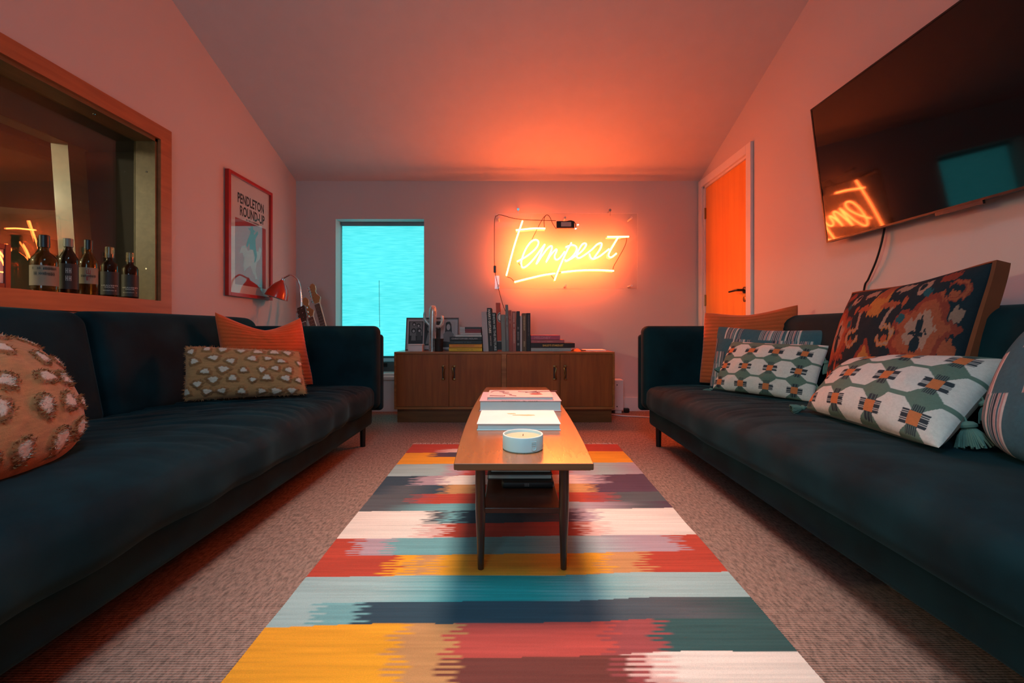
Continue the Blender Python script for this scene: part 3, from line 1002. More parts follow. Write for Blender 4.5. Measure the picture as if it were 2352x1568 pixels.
def make_sofa(sgn, label, wrinkle):
    """sgn -1: against the left wall, +1: against the right wall (x grows from the room's middle)"""
    XF = 0.945                                            # front of the base
    XB = (-XL if sgn < 0 else XR) - 0.055                 # back against the wall
    Y0, Y1 = 0.28, 3.06
    t = thing('sofa', label, 'sofa', (sgn * (XF + XB) / 2, (Y0 + Y1) / 2, 0))

    def X(x):
        return sgn * x

    def rb(name, x0, x1, y0, y1, z0, z1, r, m, fn=None, k=5):
        a, b = sorted((X(x0), X(x1)))
        return obj(name, MB().rbox(((a + b) / 2, (y0 + y1) / 2, (z0 + z1) / 2), (b - a, y1 - y0, z1 - z0), r, k, m, fn), M_VELVET, t, 'all')
    rb('base', XF, XB, Y0 + 0.06, Y1 - 0.07, 0.125, 0.27, 0.03, (6, 20, 3))
    xm, bt, lk = (XB - 0.27, 0.155, 0.11) if sgn < 0 else (XB - 0.175, 0.13, 0.09)   # front face, thickness and lean of the back cushions

    def seat_fn(p, n):
        x = p.x * sgn                                     # towards the wall positive
        q = p.copy()
        hx, hy = (xm + 0.05 - 0.90) / 2, (Y1 - Y0 - 0.24) / 2
        u, v = max(-1, min(1, p.x / hx)), max(-1, min(1, p.y / hy))
        puff = 0.035 * (1 - u ** 4) * (1 - abs(v) ** 8)
        if n.z > 0:
            q.z += puff * n.z
            yy = p.y + 0.10 * math.sin(x * 5) + 0.05 * wr((p.x * 2, p.y * 2, 0), 1.0, 3)
            n1 = wr((x * 1.3, yy * 10.0, 0), 1.0, 11)
            n2 = wr((x * 2.0, yy * 17.0 + x * 3, 3), 1.0, 5)
            cre = max(0, 1 - abs(n1) * 3.2) ** 1.5 + 0.6 * max(0, 1 - abs(n2) * 3.2) ** 1.5
            env = math.exp(-((p.y - 0.55) / 0.60) ** 2) * (0.45 + 0.55 * max(0, wr(p, 1.7, 9) + 0.6)) * (1 - 0.5 * abs(u) ** 3)
            q.z += n.z * (-wrinkle * cre * env + 0.012 * wr(p, 2.6, 5))
        if abs(n.x) > 0.5 and n.x * sgn < 0:
            q.x += -sgn * (0.018 * math.cos(p.z * 9) + wrinkle * 0.8 * wr((p.x, p.y * 2.5, p.z * 1.5), 2.2, 2))
            q.z += 0.012 * wr((0, p.y, 0), 1.7, 4) * (1 if n.z <= 0 else 0.4)
        return q
    rb('seat_cushion', 0.915, xm + 0.05, Y0 + 0.13, Y1 - 0.125, 0.235, 0.40, 0.055, (40, 200, 5), seat_fn)

    def back_fn(p, n):
        q = p.copy()
        x = p.x * sgn
        q.x += sgn * lk * (p.z / 0.5)                   # leans back
        u = max(-1, min(1, p.y / 0.62))
        if n.x * sgn < -0.3:
            q.x -= sgn * 0.03 * (1 - u ** 4) * (1 - min(1, abs(p.z) / 0.25) ** 3)
            q.x += 0.006 * wr(p, 3.0, 7)
        if n.z > 0:
            q.z += 0.008 * (1 - u ** 6)
        return q
    for (y0, y1) in ((Y0 + 0.13, 1.845), (1.855, Y1 - 0.0)):
        rb('back_cushion', xm, xm + bt, y0, y1, 0.37, 0.855, 0.06, (4, 30, 12), back_fn)
    rb('back_frame', XB - 0.10, XB, Y0, Y1, 0.16, 0.80, 0.03, (2, 10, 6))
    for (y0, y1, o) in ((Y1 - 0.13, Y1 - 0.012, 1), (Y0 + 0.012, Y0 + 0.13, -1)):
        rb('arm', 0.900, XB - 0.06, y0, y1, 0.235, 0.803, 0.045, (10, 3, 8))
        ya, yb = (y1 - 0.03, y1 + 0.03) if o > 0 else (y0 - 0.03, y0 + 0.03)
        rb('arm_shell', 0.893, XB, ya, yb, 0.215, 0.745, 0.025, (8, 2, 8))
    # tapered sled under the arm down to the base
    for y in (Y1 - 0.16, Y0 + 0.16):
        for x in (0.985, XB - 0.1):
            obj('leg', MB().tube([(X(x), y, 0.0), (X(x), y, 0.13)], [0.017, 0.019], 14), M_BLACKM, t, True)
    return t


sofa_l = make_sofa(-1, 'dark teal velvet sofa under the studio window against the left wall', 0.036)
sofa_r = make_sofa(1, 'dark teal velvet sofa below the television against the right wall', 0.012)

# ------------------------------------------------------------------ cushions
def vnoise(x, y, seed=0):
    """smooth value noise on arrays"""
    xi, yi = np.floor(x).astype(int), np.floor(y).astype(int)
    xf, yf = x - xi, y - yi
    xf, yf = xf * xf * (3 - 2 * xf), yf * yf * (3 - 2 * yf)

    def h(a, b):
        n = (a * 374761393 + b * 668265263 + seed * 1442695041) & 0x7fffffff
        n = ((n ^ (n >> 13)) * 1274126177) & 0x7fffffff
        return ((n ^ (n >> 16)) & 0xffff) / 65535.0
    return (h(xi, yi) * (1 - xf) + h(xi + 1, yi) * xf) * (1 - yf) + (h(xi, yi + 1) * (1 - xf) + h(xi + 1, yi + 1) * xf) * yf


def mixc(a, b, t):
    t = np.clip(t, 0, 1)[..., None]
    return np.asarray(a) * (1 - t) + np.asarray(b) * t


def cushion(name, label, corners, T, face, mat, nu=120, nv=90, pinch=0.05, dent=0.0, toward=(0, -1, 0), back_rgb=None, relief=None, power=0.45, group=None, slump=0.0, rnd=0.12):
    """corners BL, BR, TR, TL; face(u, v) -> colours, relief(u, v) -> height; u, v in -1..1"""
    BL, BR, TR, TL = [np.array(c, float) for c in corners]
    n = np.cross(BR - BL, TL - BL)
    n /= np.linalg.norm(n)
    if n @ np.array(toward) < 0:
        n = -n
    ctr = (BL + BR + TR + TL) / 4
    low = min(BL[2], BR[2])
    root = thing(name, label, 'cushion', (ctr[0], ctr[1], low), group=group)
    # denser rows near the borders
    uu = np.sin(np.linspace(-1, 1, nu + 1) * math.pi / 2 * 0.999) * 0.35 + np.linspace(-1, 1, nu + 1) * 0.65
    vv = np.sin(np.linspace(-1, 1, nv + 1) * math.pi / 2 * 0.999) * 0.35 + np.linspace(-1, 1, nv + 1) * 0.65
    U, V = np.meshgrid(uu, vv)

    def pos(U, V, d):
        a = U * (1 - pinch * (1 - V ** 2) * np.abs(U) ** 2) * np.sqrt(1 - rnd * V ** 6 / 2)
        b = V * (1 - pinch * (1 - U ** 2) * np.abs(V) ** 2) * np.sqrt(1 - rnd * U ** 6 / 2)
        b = b - dent * (1 - np.abs(U) ** 1.4) * np.clip((V + 0.2) / 1.2, 0, 1) ** 2
        s, t = (a + 1) / 2, (b + 1) / 2
        Pq = (BL * ((1 - s) * (1 - t))[..., None] + BR * (s * (1 - t))[..., None] + TR * (s * t)[..., None] + TL * ((1 - s) * t)[..., None])
        return Pq + n * d[..., None]
    prof = np.clip((1 - U ** 2) * (1 - V ** 2), 0, 1) ** power
    prof = prof * (1 + slump * -V)
    wrk = (vnoise(U * 3 + 7, V * 3 + 3, 5) - 0.5) * 0.012 * prof + (vnoise(U * 9, V * 7, 8) - 0.5) * 0.004 * prof
    d = T * prof + wrk
    if relief is not None:
        d = d + relief(U, V) * np.clip(prof * 3, 0, 1)
    A = pos(U, V, d)
    B = pos(U, V, -0.75 * T * prof)

    def grid(A, C, flip, nm, m_):
        r, c = A.shape[:2]
        idx = np.arange(r * c).reshape(r, c)
        q = np.stack([idx[:-1, :-1], idx[:-1, 1:], idx[1:, 1:], idx[1:, :-1]], -1).reshape(-1, 4)
        if flip:
            q = q[:, ::-1]
        mb = MB()
        mb.v = A.reshape(-1, 3).tolist()
        mb.f = [tuple(x) for x in q.tolist()]
        return obj(nm, mb, m_, root, 'all', colors=C.reshape(-1, 3))
    flip = np.cross(A[0, -1] - A[0, 0], A[-1, 0] - A[0, 0]) @ n < 0
    C = face(U, V)
    fo = grid(A, C, flip, 'front_cover', mat)
    st = 4
    CB = np.ones(B[::st, ::st].shape) * np.asarray(back_rgb if back_rgb is not None else C.mean((0, 1)))
    grid(B[::st, ::st], CB, not flip, 'back_cover', mat)
    root['_n'] = list(n)

    def at(u, v, off=0.0):
        u_, v_ = np.array([[u]], float), np.array([[v]], float)
        pr = np.clip((1 - u_ ** 2) * (1 - v_ ** 2), 0, 1) ** power * (1 + slump * -v_)
        return Vector(pos(u_, v_, T * pr + off)[0, 0])
    del root['_n']
    return root, fo, at, Vector(n)


M_RIB = vcol('ribbed_velvet', 0.8, 0.25, 0.1, 300)
M_COT = vcol('cotton_weave', 0.9, 0.0, 0.25, 600)
M_TUFT = vcol('tufted_wool', 0.95, 0.2, 0.6, 350)


def solid(rgb, jitter=0.06, seed=1):
    def f(U, V):
        k = 1 + (vnoise(U * 6 + 20, V * 6 + 20, seed) - 0.5) * 2 * jitter
        return np.asarray(rgb)[None, None, :] * k[..., None]
    return f


def ribs(n, amp, along='v'):
    def f(U, V):
        q = (V if along == 'v' else U) * n / 2
        return amp * np.abs(np.sin(q * math.pi)) ** 0.6
    return f


ORANGE = (0.68, 0.10, 0.022)
cushion('ribbed_cushion', 'orange ribbed velvet cushion behind the tufted lumbar cushion on the left sofa',
        [(-1.60, 2.42, 0.43), (-1.262, 2.80, 0.42), P(692, 728, 2.84), P(490, 714, 2.45)], 0.085, solid(ORANGE), M_RIB, 110, 150, 0.05, 0.40, (0.7, -0.7, 0), relief=ribs(19, 0.0042))
cushion('ribbed_cushion', 'orange ribbed velvet cushion leaning in the corner of the right sofa by the door',
        [P(1604, 880, 2.86), (1.63, 2.47, 0.43), P(1836, 697, 2.55), P(1617, 716, 2.90)], 0.075, solid((0.52, 0.10, 0.028), seed=3), M_RIB, 110, 150, 0.05, 0.14, (-0.7, -0.7, 0), relief=ribs(19, 0.0042))

# leopard-like tufted cushions: raised rings of brown wool with cream centres
TAN, BROWN, CREAM = np.array((0.50, 0.215, 0.085)), np.array((0.36, 0.145, 0.055)), np.array((0.72, 0.53, 0.42))


def tuft_spots(seed, nx, ny, asp):
    r = np.random.RandomState(seed)
    S = []
    for j in range(ny):
        for i in range(nx):
            u = -1 + (i + 0.5 + 0.5 * (j % 2) - 0.25 + r.uniform(-.18, .18)) * 2 / nx
            v = -1 + (j + 0.5 + r.uniform(-.2, .2)) * 2 / ny
            if abs(u) < 0.97 and abs(v) < 0.97:
                S.append((u, v, r.uniform(0.62, 1.0) / nx, r.uniform(0.62, 0.95) / nx * asp, r.uniform(0, 6)))
    return S


def tuft_fields(S):
    def field(U, V):
        best = np.full(U.shape, 9.0)
        for (u, v, a, b, ph) in S:
            th = np.arctan2((V - v) / b, (U - u) / a)
            d = np.sqrt(((U - u) / a) ** 2 + ((V - v) / b) ** 2) / (1 + 0.16 * np.sin(3 * th + ph) + 0.08 * np.sin(7 * th + 2 * ph))
            best = np.minimum(best, d)
        return best

    def face(U, V):
        d = field(U, V)
        nzv = vnoise(U * 60, V * 45, 3)
        c = np.ones(U.shape + (3,)) * TAN
        c = c * (0.85 + 0.3 * vnoise(U * 14, V * 60, 2))[..., None]
        c = mixc(c, BROWN * 1.0, np.clip((1.02 - d) / 0.08, 0, 1)) * 1.0
        c = mixc(c, CREAM, np.clip((0.58 - d) / 0.12 + (nzv - 0.5) * 0.9, 0, 1))
        return c

    def relief(U, V):
        d = field(U, V)
        return np.clip((1.0 - d) / 0.5, 0, 1) ** 0.8 * (0.006 + 0.003 * vnoise(U * 70, V * 50, 4))
    return face, relief


def fibres(S, at, n, parent, per=90, seed=1, ln=0.016):
    """short wool fibres standing up from each tuft"""
    r = np.random.RandomState(seed)
    mb, cols = MB(), []
    for (u, v, a, b, ph) in S:
        for _ in range(per):
            ang, rad = r.uniform(0, 6.283), math.sqrt(r.uniform(0.1, 1.0))
            uu, vv = u + a * rad * math.cos(ang), v + b * rad * math.sin(ang)
            if abs(uu) > 0.985 or abs(vv) > 0.985:
                continue
            p = at(uu, vv, 0.004)
            dirv = (n + Vector((r.uniform(-.8, .8), r.uniform(-.8, .8), r.uniform(-.8, .5)))).normalized()
            side = dirv.cross(Vector((r.uniform(-1, 1), r.uniform(-1, 1), r.uniform(-1, 1)))).normalized() * 0.0016
            mb.add([p - side, p + side, p + dirv * r.uniform(0.4, 1) * ln], [(0, 1, 2)])
            c = CREAM if rad < 0.60 else BROWN * 1.2
            cols += [c * r.uniform(0.75, 1.15)] * 3
    return obj('tuft_fibres', mb, M_TUFT, parent, colors=np.array(cols), kind='stuff')


S1 = tuft_spots(5, 7, 5, 1.45)
f1, r1 = tuft_fields(S1)
root, fo, at, nn = cushion('tufted_cushion', 'tan lumbar cushion with tufted leopard spots in front of the orange cushion',
                           [P(420, 922, 2.10), P(708, 906, 2.34), P(690, 806, 2.42), P(424, 794, 2.18)], 0.07, f1, M_TUFT, 170, 120, 0.03, 0.0, (0.5, -0.8, 0), relief=r1)
fibres(S1, at, nn, fo, 60, 3, 0.007)
fg, fc = MB(), []
rr = np.random.RandomState(2)
for k in range(900):                                      # frayed edge
    e_, f_ = k % 4, rr.uniform(-1, 1)
    u_, v_ = ((f_, 1), (1, f_), (f_, -1), (-1, f_))[e_]
    p = at(u_ * 0.985, v_ * 0.985)
    o_ = (at(u_, v_) - at(u_ * 0.9, v_ * 0.9)).normalized()
    d_ = (o_ + Vector(rr.uniform(-0.7, 0.7, 3))).normalized()
    sd = d_.cross(Vector(rr.uniform(-1, 1, 3))).normalized() * 0.0018
    fg.add([p - sd, p + sd, p + d_ * rr.uniform(0.008, 0.017)], [(0, 1, 2)])
    fc += [TAN * rr.uniform(0.7, 1.1)] * 3
obj('frayed_edge', fg, M_TUFT, root, colors=np.array(fc), kind='stuff')
S2 = tuft_spots(9, 5, 5, 1.0)
f2, r2 = tuft_fields(S2)
root, fo, at, nn = cushion('tufted_cushion', 'plump tan cushion with shaggy tufted spots at the open end of the left sofa',
                           [(-1.16, 0.83, 0.45), (-1.225, 1.265, 0.445), (-1.45, 1.31, 0.735), (-1.40, 0.85, 0.76)], 0.11, f2, M_TUFT, 150, 150, -0.10, 0.0, (1, -0.3, 0.2), relief=r2, power=0.46, rnd=0.55)
fibres(S2, at, nn, fo, 200, 4, 0.012)


# white octagons on sage green with orange squares and dark woven blocks
SAGE, OFFW, RUST, DARKG = np.array((0.125, 0.185, 0.145)), np.array((0.66, 0.60, 0.55)), np.array((0.58, 0.17, 0.06)), np.array((0.035, 0.045, 0.055))


def hexface(cx, cy, ou, ov):
    def f(U, V):
        a, b = (U + ou) * cx / 2, (V + ov) * cy / 2
        fa, fb = a - np.round(a), b - np.round(b)
        c = np.ones(U.shape + (3,)) * SAGE
        inside = (np.abs(fa) < 0.40) & (np.abs(fb) < 0.44) & (np.abs(fa) / 0.40 + np.abs(fb) / 0.44 < 1.42)
        c[inside] = OFFW
        ga, gb = np.abs(a - np.floor(a) - 0.5), np.abs(fb)
        th = vnoise(a * 3, b * 140, 4) * 0.03
        tv = vnoise(a * 140, b * 3, 6) * 0.03
        hat = (np.sin(b * 150) > -0.75)
        hat2 = (np.sin(a * 150) > -0.75)
        side = (ga > 0.115) & (ga < 0.25 + th) & (gb < 0.165) & hat
        updn = (gb > 0.155) & (gb < 0.31 + tv) & (ga < 0.11) & hat2
        c[side | updn] = DARKG
        c[(ga < 0.115) & (gb < 0.155)] = RUST
        return c * (0.94 + 0.12 * vnoise(U * 50, V * 50, 9))[..., None]
    return f


def tassel(parent, top, L, r, rgb, lean=(0, 0, 0), name='tassel'):
    """wool tassel: cord, ball and a skirt of strands"""
    top, lean = Vector(top), Vector(lean)
    ax = (Vector((0, 0, -1)) + lean).normalized()
    q = Vector((0, 0, -1)).rotation_difference(ax).to_matrix().to_4x4()
    M = Matrix.Translation(top) @ q
    mb = MB()
    mb.lathe([(0.003, 0.0), (0.003, -L * 0.14), (r * 0.35, -L * 0.17), (r * 0.52, -L * 0.26), (r * 0.50, -L * 0.34), (r * 0.30, -L * 0.40), (r * 0.34, -L * 0.44)][::-1], 14, M)
    rr = random.Random(int(top.x * 1000))
    for k in range(54):
        a = 2 * math.pi * k / 54 + rr.uniform(-.05, .05)
        e = r * rr.uniform(0.75, 1.05)
        l2 = L * rr.uniform(0.92, 1.05)
        p0 = M @ Vector((r * 0.28 * math.cos(a), r * 0.28 * math.sin(a), -L * 0.40))
        p1 = M @ Vector((r * 0.62 * math.cos(a), r * 0.62 * math.sin(a), -L * 0.62))
        p2 = M @ Vector((e * math.cos(a), e * math.sin(a), -l2))
        mb.tube([p0, p1, p2], [0.0035, 0.0042, 0.003], 4)
    m_ = plain('sage_tassel_wool', rgb, 0.95, var=0.25)
    return obj(name, mb, m_, parent, True)


TASS = (0.11, 0.19, 0.155)


def stripes(nb, nband, seed, tilt=0.0):
    pal = [np.array(c) for c in ((0.055, 0.115, 0.15), (0.55, 0.48, 0.46), (0.09, 0.10, 0.13), (0.40, 0.22, 0.22), (0.055, 0.14, 0.16), (0.03, 0.045, 0.06))]
    base = np.array((0.05, 0.12, 0.15))

    def f(U, V):
        row = np.floor((V + 1) / 2 * nband).astype(int)
        s = (U + tilt * V + 1) / 2 * nb + row * 2.37
        blk = np.floor(s / 4).astype(int)
        plainblk = ((blk * 7 + row * 5 + seed) % 5) < 2
        k = np.floor(s * 3.0).astype(int)
        hsh = ((k * 2654435761) >> 7) % 6
        c = np.zeros(U.shape + (3,))
        for i, p in enumerate(pal):
            c[hsh == i] = p
        fr = s * 3.0 - k
        c[(fr < 0.22)] = pal[1] * 0.9
        c[plainblk] = base
        return c * (0.92 + 0.16 * vnoise(U * 40, V * 40, seed))[..., None]
    return f


root, fo, at, nn = cushion('striped_cushion', 'blue and white striped lumbar cushion tucked behind the octagon-patterned cushion',
                           [P(1627, 893, 2.70), (1.60, 2.17, 0.44), P(1926, 756, 2.17), P(1648, 748, 2.70)], 0.055,
                           stripes(24, 5, 2), M_COT, 260, 80, 0.04, 0.06, (-0.7, -0.7, 0))
root, fo, at, nn = cushion('patterned_cushion', 'small white octagon-patterned lumbar cushion leaning on the striped cushion',
                           [P(1634, 893, 2.52), P(1868, 925, 2.06), P(1908, 792, 2.12), P(1680, 783, 2.56)], 0.06,
                           hexface(3.9, 3.1, 0.07, 0.10), M_COT, 220, 160, 0.04, 0.02, (-0.7, -0.6, 0.2))
for (u, v, ln_, le) in ((1.0, 0.55, 0.075, (0.1, -0.2, 0)), (1.0, -0.4, 0.07, (0.1, -0.5, 0)), (-1.0, -1.0, 0.07, (-0.9, -0.5, 0.6)), (1.0, -1.0, 0.06, (0.2, -0.8, 0.6)), (-1.0, 0.0, 0.05, (-0.5, 0, 0.3))):
    tassel(root, at(u, v), ln_, 0.024, TASS, le)


# big ikat cushion
def ikat(U, V):
    jag = (vnoise(U * 1.5 + 40, V * 1.0, 3) - 0.5) * 0.10
    jx = (vnoise(U * 70, V * 3, 5) - 0.5)
    x = np.abs(U + 0.04)                                    # mirrored left and right
    y = V + jx * 0.09 + jag * 0.3
    navy, red, rust, ochre, blush, teal = [np.array(c) for c in ((0.012, 0.022, 0.03), (0.24, 0.04, 0.025), (0.34, 0.075, 0.035), (0.42, 0.15, 0.04), (0.36, 0.19, 0.14), (0.015, 0.08, 0.10))]
    c = np.ones(U.shape + (3,)) * navy

    def blob(cx, cy, rx, ry):
        return np.sqrt(((x - cx) / rx) ** 2 + ((y - cy) / ry) ** 2)

    def put(mask, col):
        c[mask] = col
    # side medallions
    th = np.arctan2(y - 0.08, x - 0.66)
    d = blob(0.66, 0.08, 0.30, 0.46) / (1 + 0.14 * np.sin(5 * th + 1) + 0.06 * np.sin(9 * th))
    put(d < 1.0, red)
    put(d < 0.80, rust)
    put(d < 0.50, blush)
    put((blob(0.66, 0.16, 0.035, 0.10) < 1) | (blob(0.66, 0.06, 0.10, 0.030) < 1) | (blob(0.66, -0.08, 0.05, 0.12) < 1), navy)
    put(blob(0.42, 0.25, 0.05, 0.07) < 1, teal)
    # scrolls beside the middle
    for (cx, cy, r0) in ((0.27, 0.02, 0.13), (0.47, -0.42, 0.15), (0.80, -0.50, 0.14), (0.86, 0.62, 0.13)):
        dd = np.sqrt(((x - cx) / r0) ** 2 + ((y - cy) / (r0 * 1.25)) ** 2)
        ph = np.arctan2(y - cy, x - cx)
        put((dd < 1.0) & (dd > 0.58) & (ph < 2.2), ochre if cx < 0.4 else red)
        put((dd < 0.9) & (dd > 0.70) & (ph < 1.9), blush if cx < 0.4 else rust)
        put(blob(cx + 0.01, cy - r0 * 0.35, r0 * 0.35, r0 * 0.4) < 1, rust)
    put((np.abs(x - 0.20 - 0.16 * (y - 0.15)) < 0.022) & (y > 0.12) & (y < 0.55), blush)
    # middle: ochre diamond below, crown above
    put((x / 0.30 + np.abs(y + 0.55) / 0.55 < 1), red)
    put((x / 0.23 + np.abs(y + 0.55) / 0.45 < 1), ochre)
    put((x / 0.17 + np.abs(y + 0.58) / 0.30 < 1), rust)
    put((x / 0.075 + np.abs(y + 0.58) / 0.15 < 1), navy)
    put((x < 0.16 - 0.25 * np.abs(y - 0.56)) & (y > 0.34) & (y < 0.82), ochre)
    put((x < 0.08) & (y > 0.66) & (y < 0.95), rust)
    put(blob(0.26, 0.80, 0.11, 0.075) < 1, blush)
    put(blob(0.20, 0.50, 0.13, 0.06) < 1, rust)
    put(blob(0.38, 0.52, 0.03, 0.08) < 1, rust)
    put(blob(0.52, 0.74, 0.07, 0.11) < 1, blush)
    put(blob(0.50, 0.77, 0.035, 0.06) < 1, navy)
    put(blob(0.60, 0.62, 0.05, 0.07) < 1, teal)
    put(blob(0.74, 0.86, 0.10, 0.08) < 1, red)
    put(blob(0.62, -0.80, 0.16, 0.11) < 1, rust)
    put(blob(0.62, -0.80, 0.07, 0.05) < 1, navy)
    put(blob(0.95, -0.15, 0.06, 0.14) < 1, rust)
    put(blob(0.95, 0.30, 0.05, 0.10) < 1, blush * 0.8)
    put((blob(0.90, -0.82, 0.10, 0.13) < 1), blush * 0.9)
    return c * (0.9 + 0.2 * vnoise(U * 60, V * 60, 2))[..., None]


IK = [P(1893, 925, 2.02), P(2178, 985, 1.46), P(2292, 596, 1.47), P(1958, 672, 2.06)]
root, fo, at, nn = cushion('ikat_cushion', 'large dark ikat cushion with rust velvet border standing on the right sofa',
                           IK, 0.115, ikat, M_COT, 240, 240, 0.035, 0.085, (-1, -0.2, 0.1), back_rgb=(0.16, 0.035, 0.012))
M_PIPE = plain('rust_velvet_border', (0.20, 0.045, 0.012), 0.85, var=0.1)
for i, (pa, pb) in enumerate((((-1, -1), (1, -1)), ((1, -1), (1, 1)), ((1, 1), (-1, 1)), ((-1, 1), (-1, -1)))):
    pts = [at(pa[0] + (pb[0] - pa[0]) * k / 24, pa[1] + (pb[1] - pa[1]) * k / 24) for k in range(25)]
    back = -nn * 0.045
    out = [(p - Vector([sum(c[j] for c in IK) / 4 for j in range(3)])).normalized() * 0.012 for p in pts]
    g = MB()
    vs_, fs = [], []
    for p, o_ in zip(pts, out):
        vs_ += [p + nn * 0.006, p + o_ + nn * 0.002, p + o_ * 1.3 + back, p * 1.0 + back]
    for k in range(24):
        for j in range(3):
            fs.append((4 * k + j, 4 * k + j + 1, 4 * k + 4 + j + 1, 4 * k + 4 + j))
    g.add(vs_, fs)
    obj('velvet_border', g, M_PIPE, root, True)

root, fo, at, nn = cushion('patterned_cushion', 'long white octagon-patterned lumbar cushion with big tassels lying before the ikat cushion',
                           [P(1848, 938, 1.80), P(2160, 1034, 1.20), P(2345, 825, 1.36), P(1948, 826, 1.90)], 0.09,
                           hexface(3.7, 2.9, 0.10, 0.06), M_COT, 260, 180, 0.05, 0.03, (-0.6, -0.5, 0.6))
for (u, v, ln_, r_, le) in ((1.0, -0.35, 0.085, 0.043, (0.1, -0.25, 0)), (1.0, 0.1, 0.07, 0.034, (0.15, -0.35, 0.1)), (1.0, 0.45, 0.075, 0.036, (0.1, -0.5, 0.3)), (1.0, 0.75, 0.07, 0.034, (0.2, -0.5, 0.4)), (-1.0, -0.95, 0.06, 0.022, (-0.9, 0.3, 0.75))):
    tassel(root, at(u, v), ln_, r_, TASS, le)
cushion('striped_cushion', 'plump blue and white striped cushion at the open end of the right sofa',
        [(1.30, 1.22, 0.45), (1.34, 0.74, 0.45), (1.56, 0.70, 0.93), (1.50, 1.25, 0.82)], 0.095, stripes(26, 3, 4, 0.0), M_COT, 300, 120, -0.06, 0.0, (-1, 0.2, 0.2), rnd=0.5)

# ------------------------------------------------------------------ kilim rug
RC = dict(cream=(0.80, 0.70, 0.62), yellow=(0.82, 0.34, 0.02), red=(0.46, 0.055, 0.03), brick=(0.50, 0.075, 0.06), brown=(0.17, 0.045, 0.035), sky=(0.32, 0.46, 0.46),
          teal=(0.01, 0.26, 0.27), ltteal=(0.16, 0.36, 0.38), navy=(0.03, 0.06, 0.085), green=(0.035, 0.095, 0.095), lilac=(0.42, 0.30, 0.34), grey=(0.09, 0.10, 0.11), tan=(0.55, 0.26, 0.10), pink=(0.72, 0.45, 0.40), plum=(0.10, 0.05, 0.08), rosered=(0.33, 0.07, 0.07))
RC = {k: np.array(v) for k, v in RC.items()}
# far edge of each band (distance) and its colours across; a fade joins neighbours between the two stops
BANDS = [
    (0.70, [(0, 'navy'), (0.3, 'navy'), (0.42, 'sky'), (1, 'sky')]),
    (0.86, [(0, 'yellow'), (0.3, 'yellow'), (0.38, 'tan'), (0.45, 'red'), (1, 'red')]),
    (1.031, [(0, 'yellow'), (0.26, 'yellow'), (0.31, 'tan'), (0.35, 'tan'), (0.40, 'brown'), (0.66, 'brown'), (0.69, 'rosered'), (0.72, 'pink'), (0.78, 'cream'), (1, 'cream')]),
    (1.151, [(0, 'yellow'), (0.24, 'yellow'), (0.30, 'tan'), (0.36, 'tan'), (0.39, 'brick'), (0.66, 'brick'), (0.68, 'rosered'), (0.74, 'rosered'), (0.79, 'green'), (1, 'green')]),
    (1.243, [(0, 'sky'), (0.06, 'sky'), (0.09, 'ltteal'), (0.14, 'ltteal'), (0.19, 'navy'), (0.55, 'navy'), (0.85, 'grey'), (1, 'green')]),
    (1.373, [(0, 'sky'), (0.18, 'sky'), (0.30, 'ltteal'), (0.42, 'teal'), (0.54, 'teal'), (0.66, 'ltteal'), (0.78, 'sky'), (1, 'sky')]),
    (1.501, [(0, 'red'), (0.16, 'red'), (0.22, 'yellow'), (0.26, 'tan'), (0.33, 'yellow'), (0.68, 'yellow'), (0.74, 'tan'), (0.78, 'tan'), (0.84, 'red'), (1, 'red')]),
    (1.625, [(0, 'red'), (0.04, 'red'), (0.08, 'lilac'), (0.12, 'lilac'), (0.17, 'ltteal'), (0.5, 'ltteal'), (0.62, 'sky'), (0.82, 'lilac'), (0.90, 'lilac'), (0.95, 'red'), (1, 'red')]),
    (1.742, [(0, 'cream'), (0.20, 'cream'), (0.24, 'pink'), (0.27, 'pink'), (0.31, 'red'), (0.66, 'red'), (0.71, 'pink'), (0.78, 'cream'), (1, 'cream')]),
    (1.869, [(0, 'cream'), (0.21, 'cream'), (0.26, 'grey'), (0.30, 'ltteal'), (0.34, 'navy'), (0.58, 'navy'), (0.66, 'plum'), (0.72, 'lilac'), (0.77, 'cream'), (1, 'cream')]),
    (1.943, [(0, 'grey'), (0.08, 'grey'), (0.22, 'ltteal'), (0.55, 'ltteal'), (0.75, 'lilac'), (0.9, 'grey'), (1, 'plum')]),
    (2.059, [(0, 'grey'), (0.13, 'grey'), (0.17, 'rosered'), (0.23, 'red'), (0.72, 'red'), (0.80, 'rosered'), (0.86, 'grey'), (1, 'grey')]),
    (2.176, [(0, 'navy'), (0.10, 'grey'), (0.22, 'navy'), (0.27, 'tan'), (0.34, 'tan'), (0.4, 'red'), (0.7, 'tan'), (0.76, 'tan'), (0.80, 'plum'), (1, 'plum')]),
    (2.31, [(0, 'navy'), (0.10, 'navy'), (0.15, 'lilac'), (0.2, 'lilac'), (0.25, 'cream'), (0.72, 'pink'), (0.80, 'lilac'), (0.86, 'plum'), (1, 'plum')]),
    (2.514, [(0, 'sky'), (0.18, 'sky'), (0.26, 'lilac'), (0.32, 'brick'), (0.66, 'red'), (0.74, 'lilac'), (0.85, 'sky'), (1, 'lilac')]),
    (2.65, [(0, 'yellow'), (1, 'yellow')]),
    (2.746, [(0, 'yellow'), (0.10, 'yellow'), (0.16, 'plum'), (0.3, 'navy'), (0.7, 'navy'), (0.76, 'yellow'), (1, 'yellow')]),
    (2.83, [(0, 'red'), (0.12, 'red'), (0.2, 'pink'), (0.3, 'cream'), (0.7, 'red'), (1, 'red')]),
    (2.95, [(0, 'red'), (0.3, 'red'), (0.36, 'pink'), (0.6, 'cream'), (0.72, 'red'), (1, 'red')]),
]
nyr, nxr = 620, 330
ry0, ry1 = 0.52, 2.935
Yv = np.linspace(ry0, ry1, nyr)
Sv = np.linspace(0, 1, nxr)
S_, Y_ = np.meshgrid(Sv, Yv)
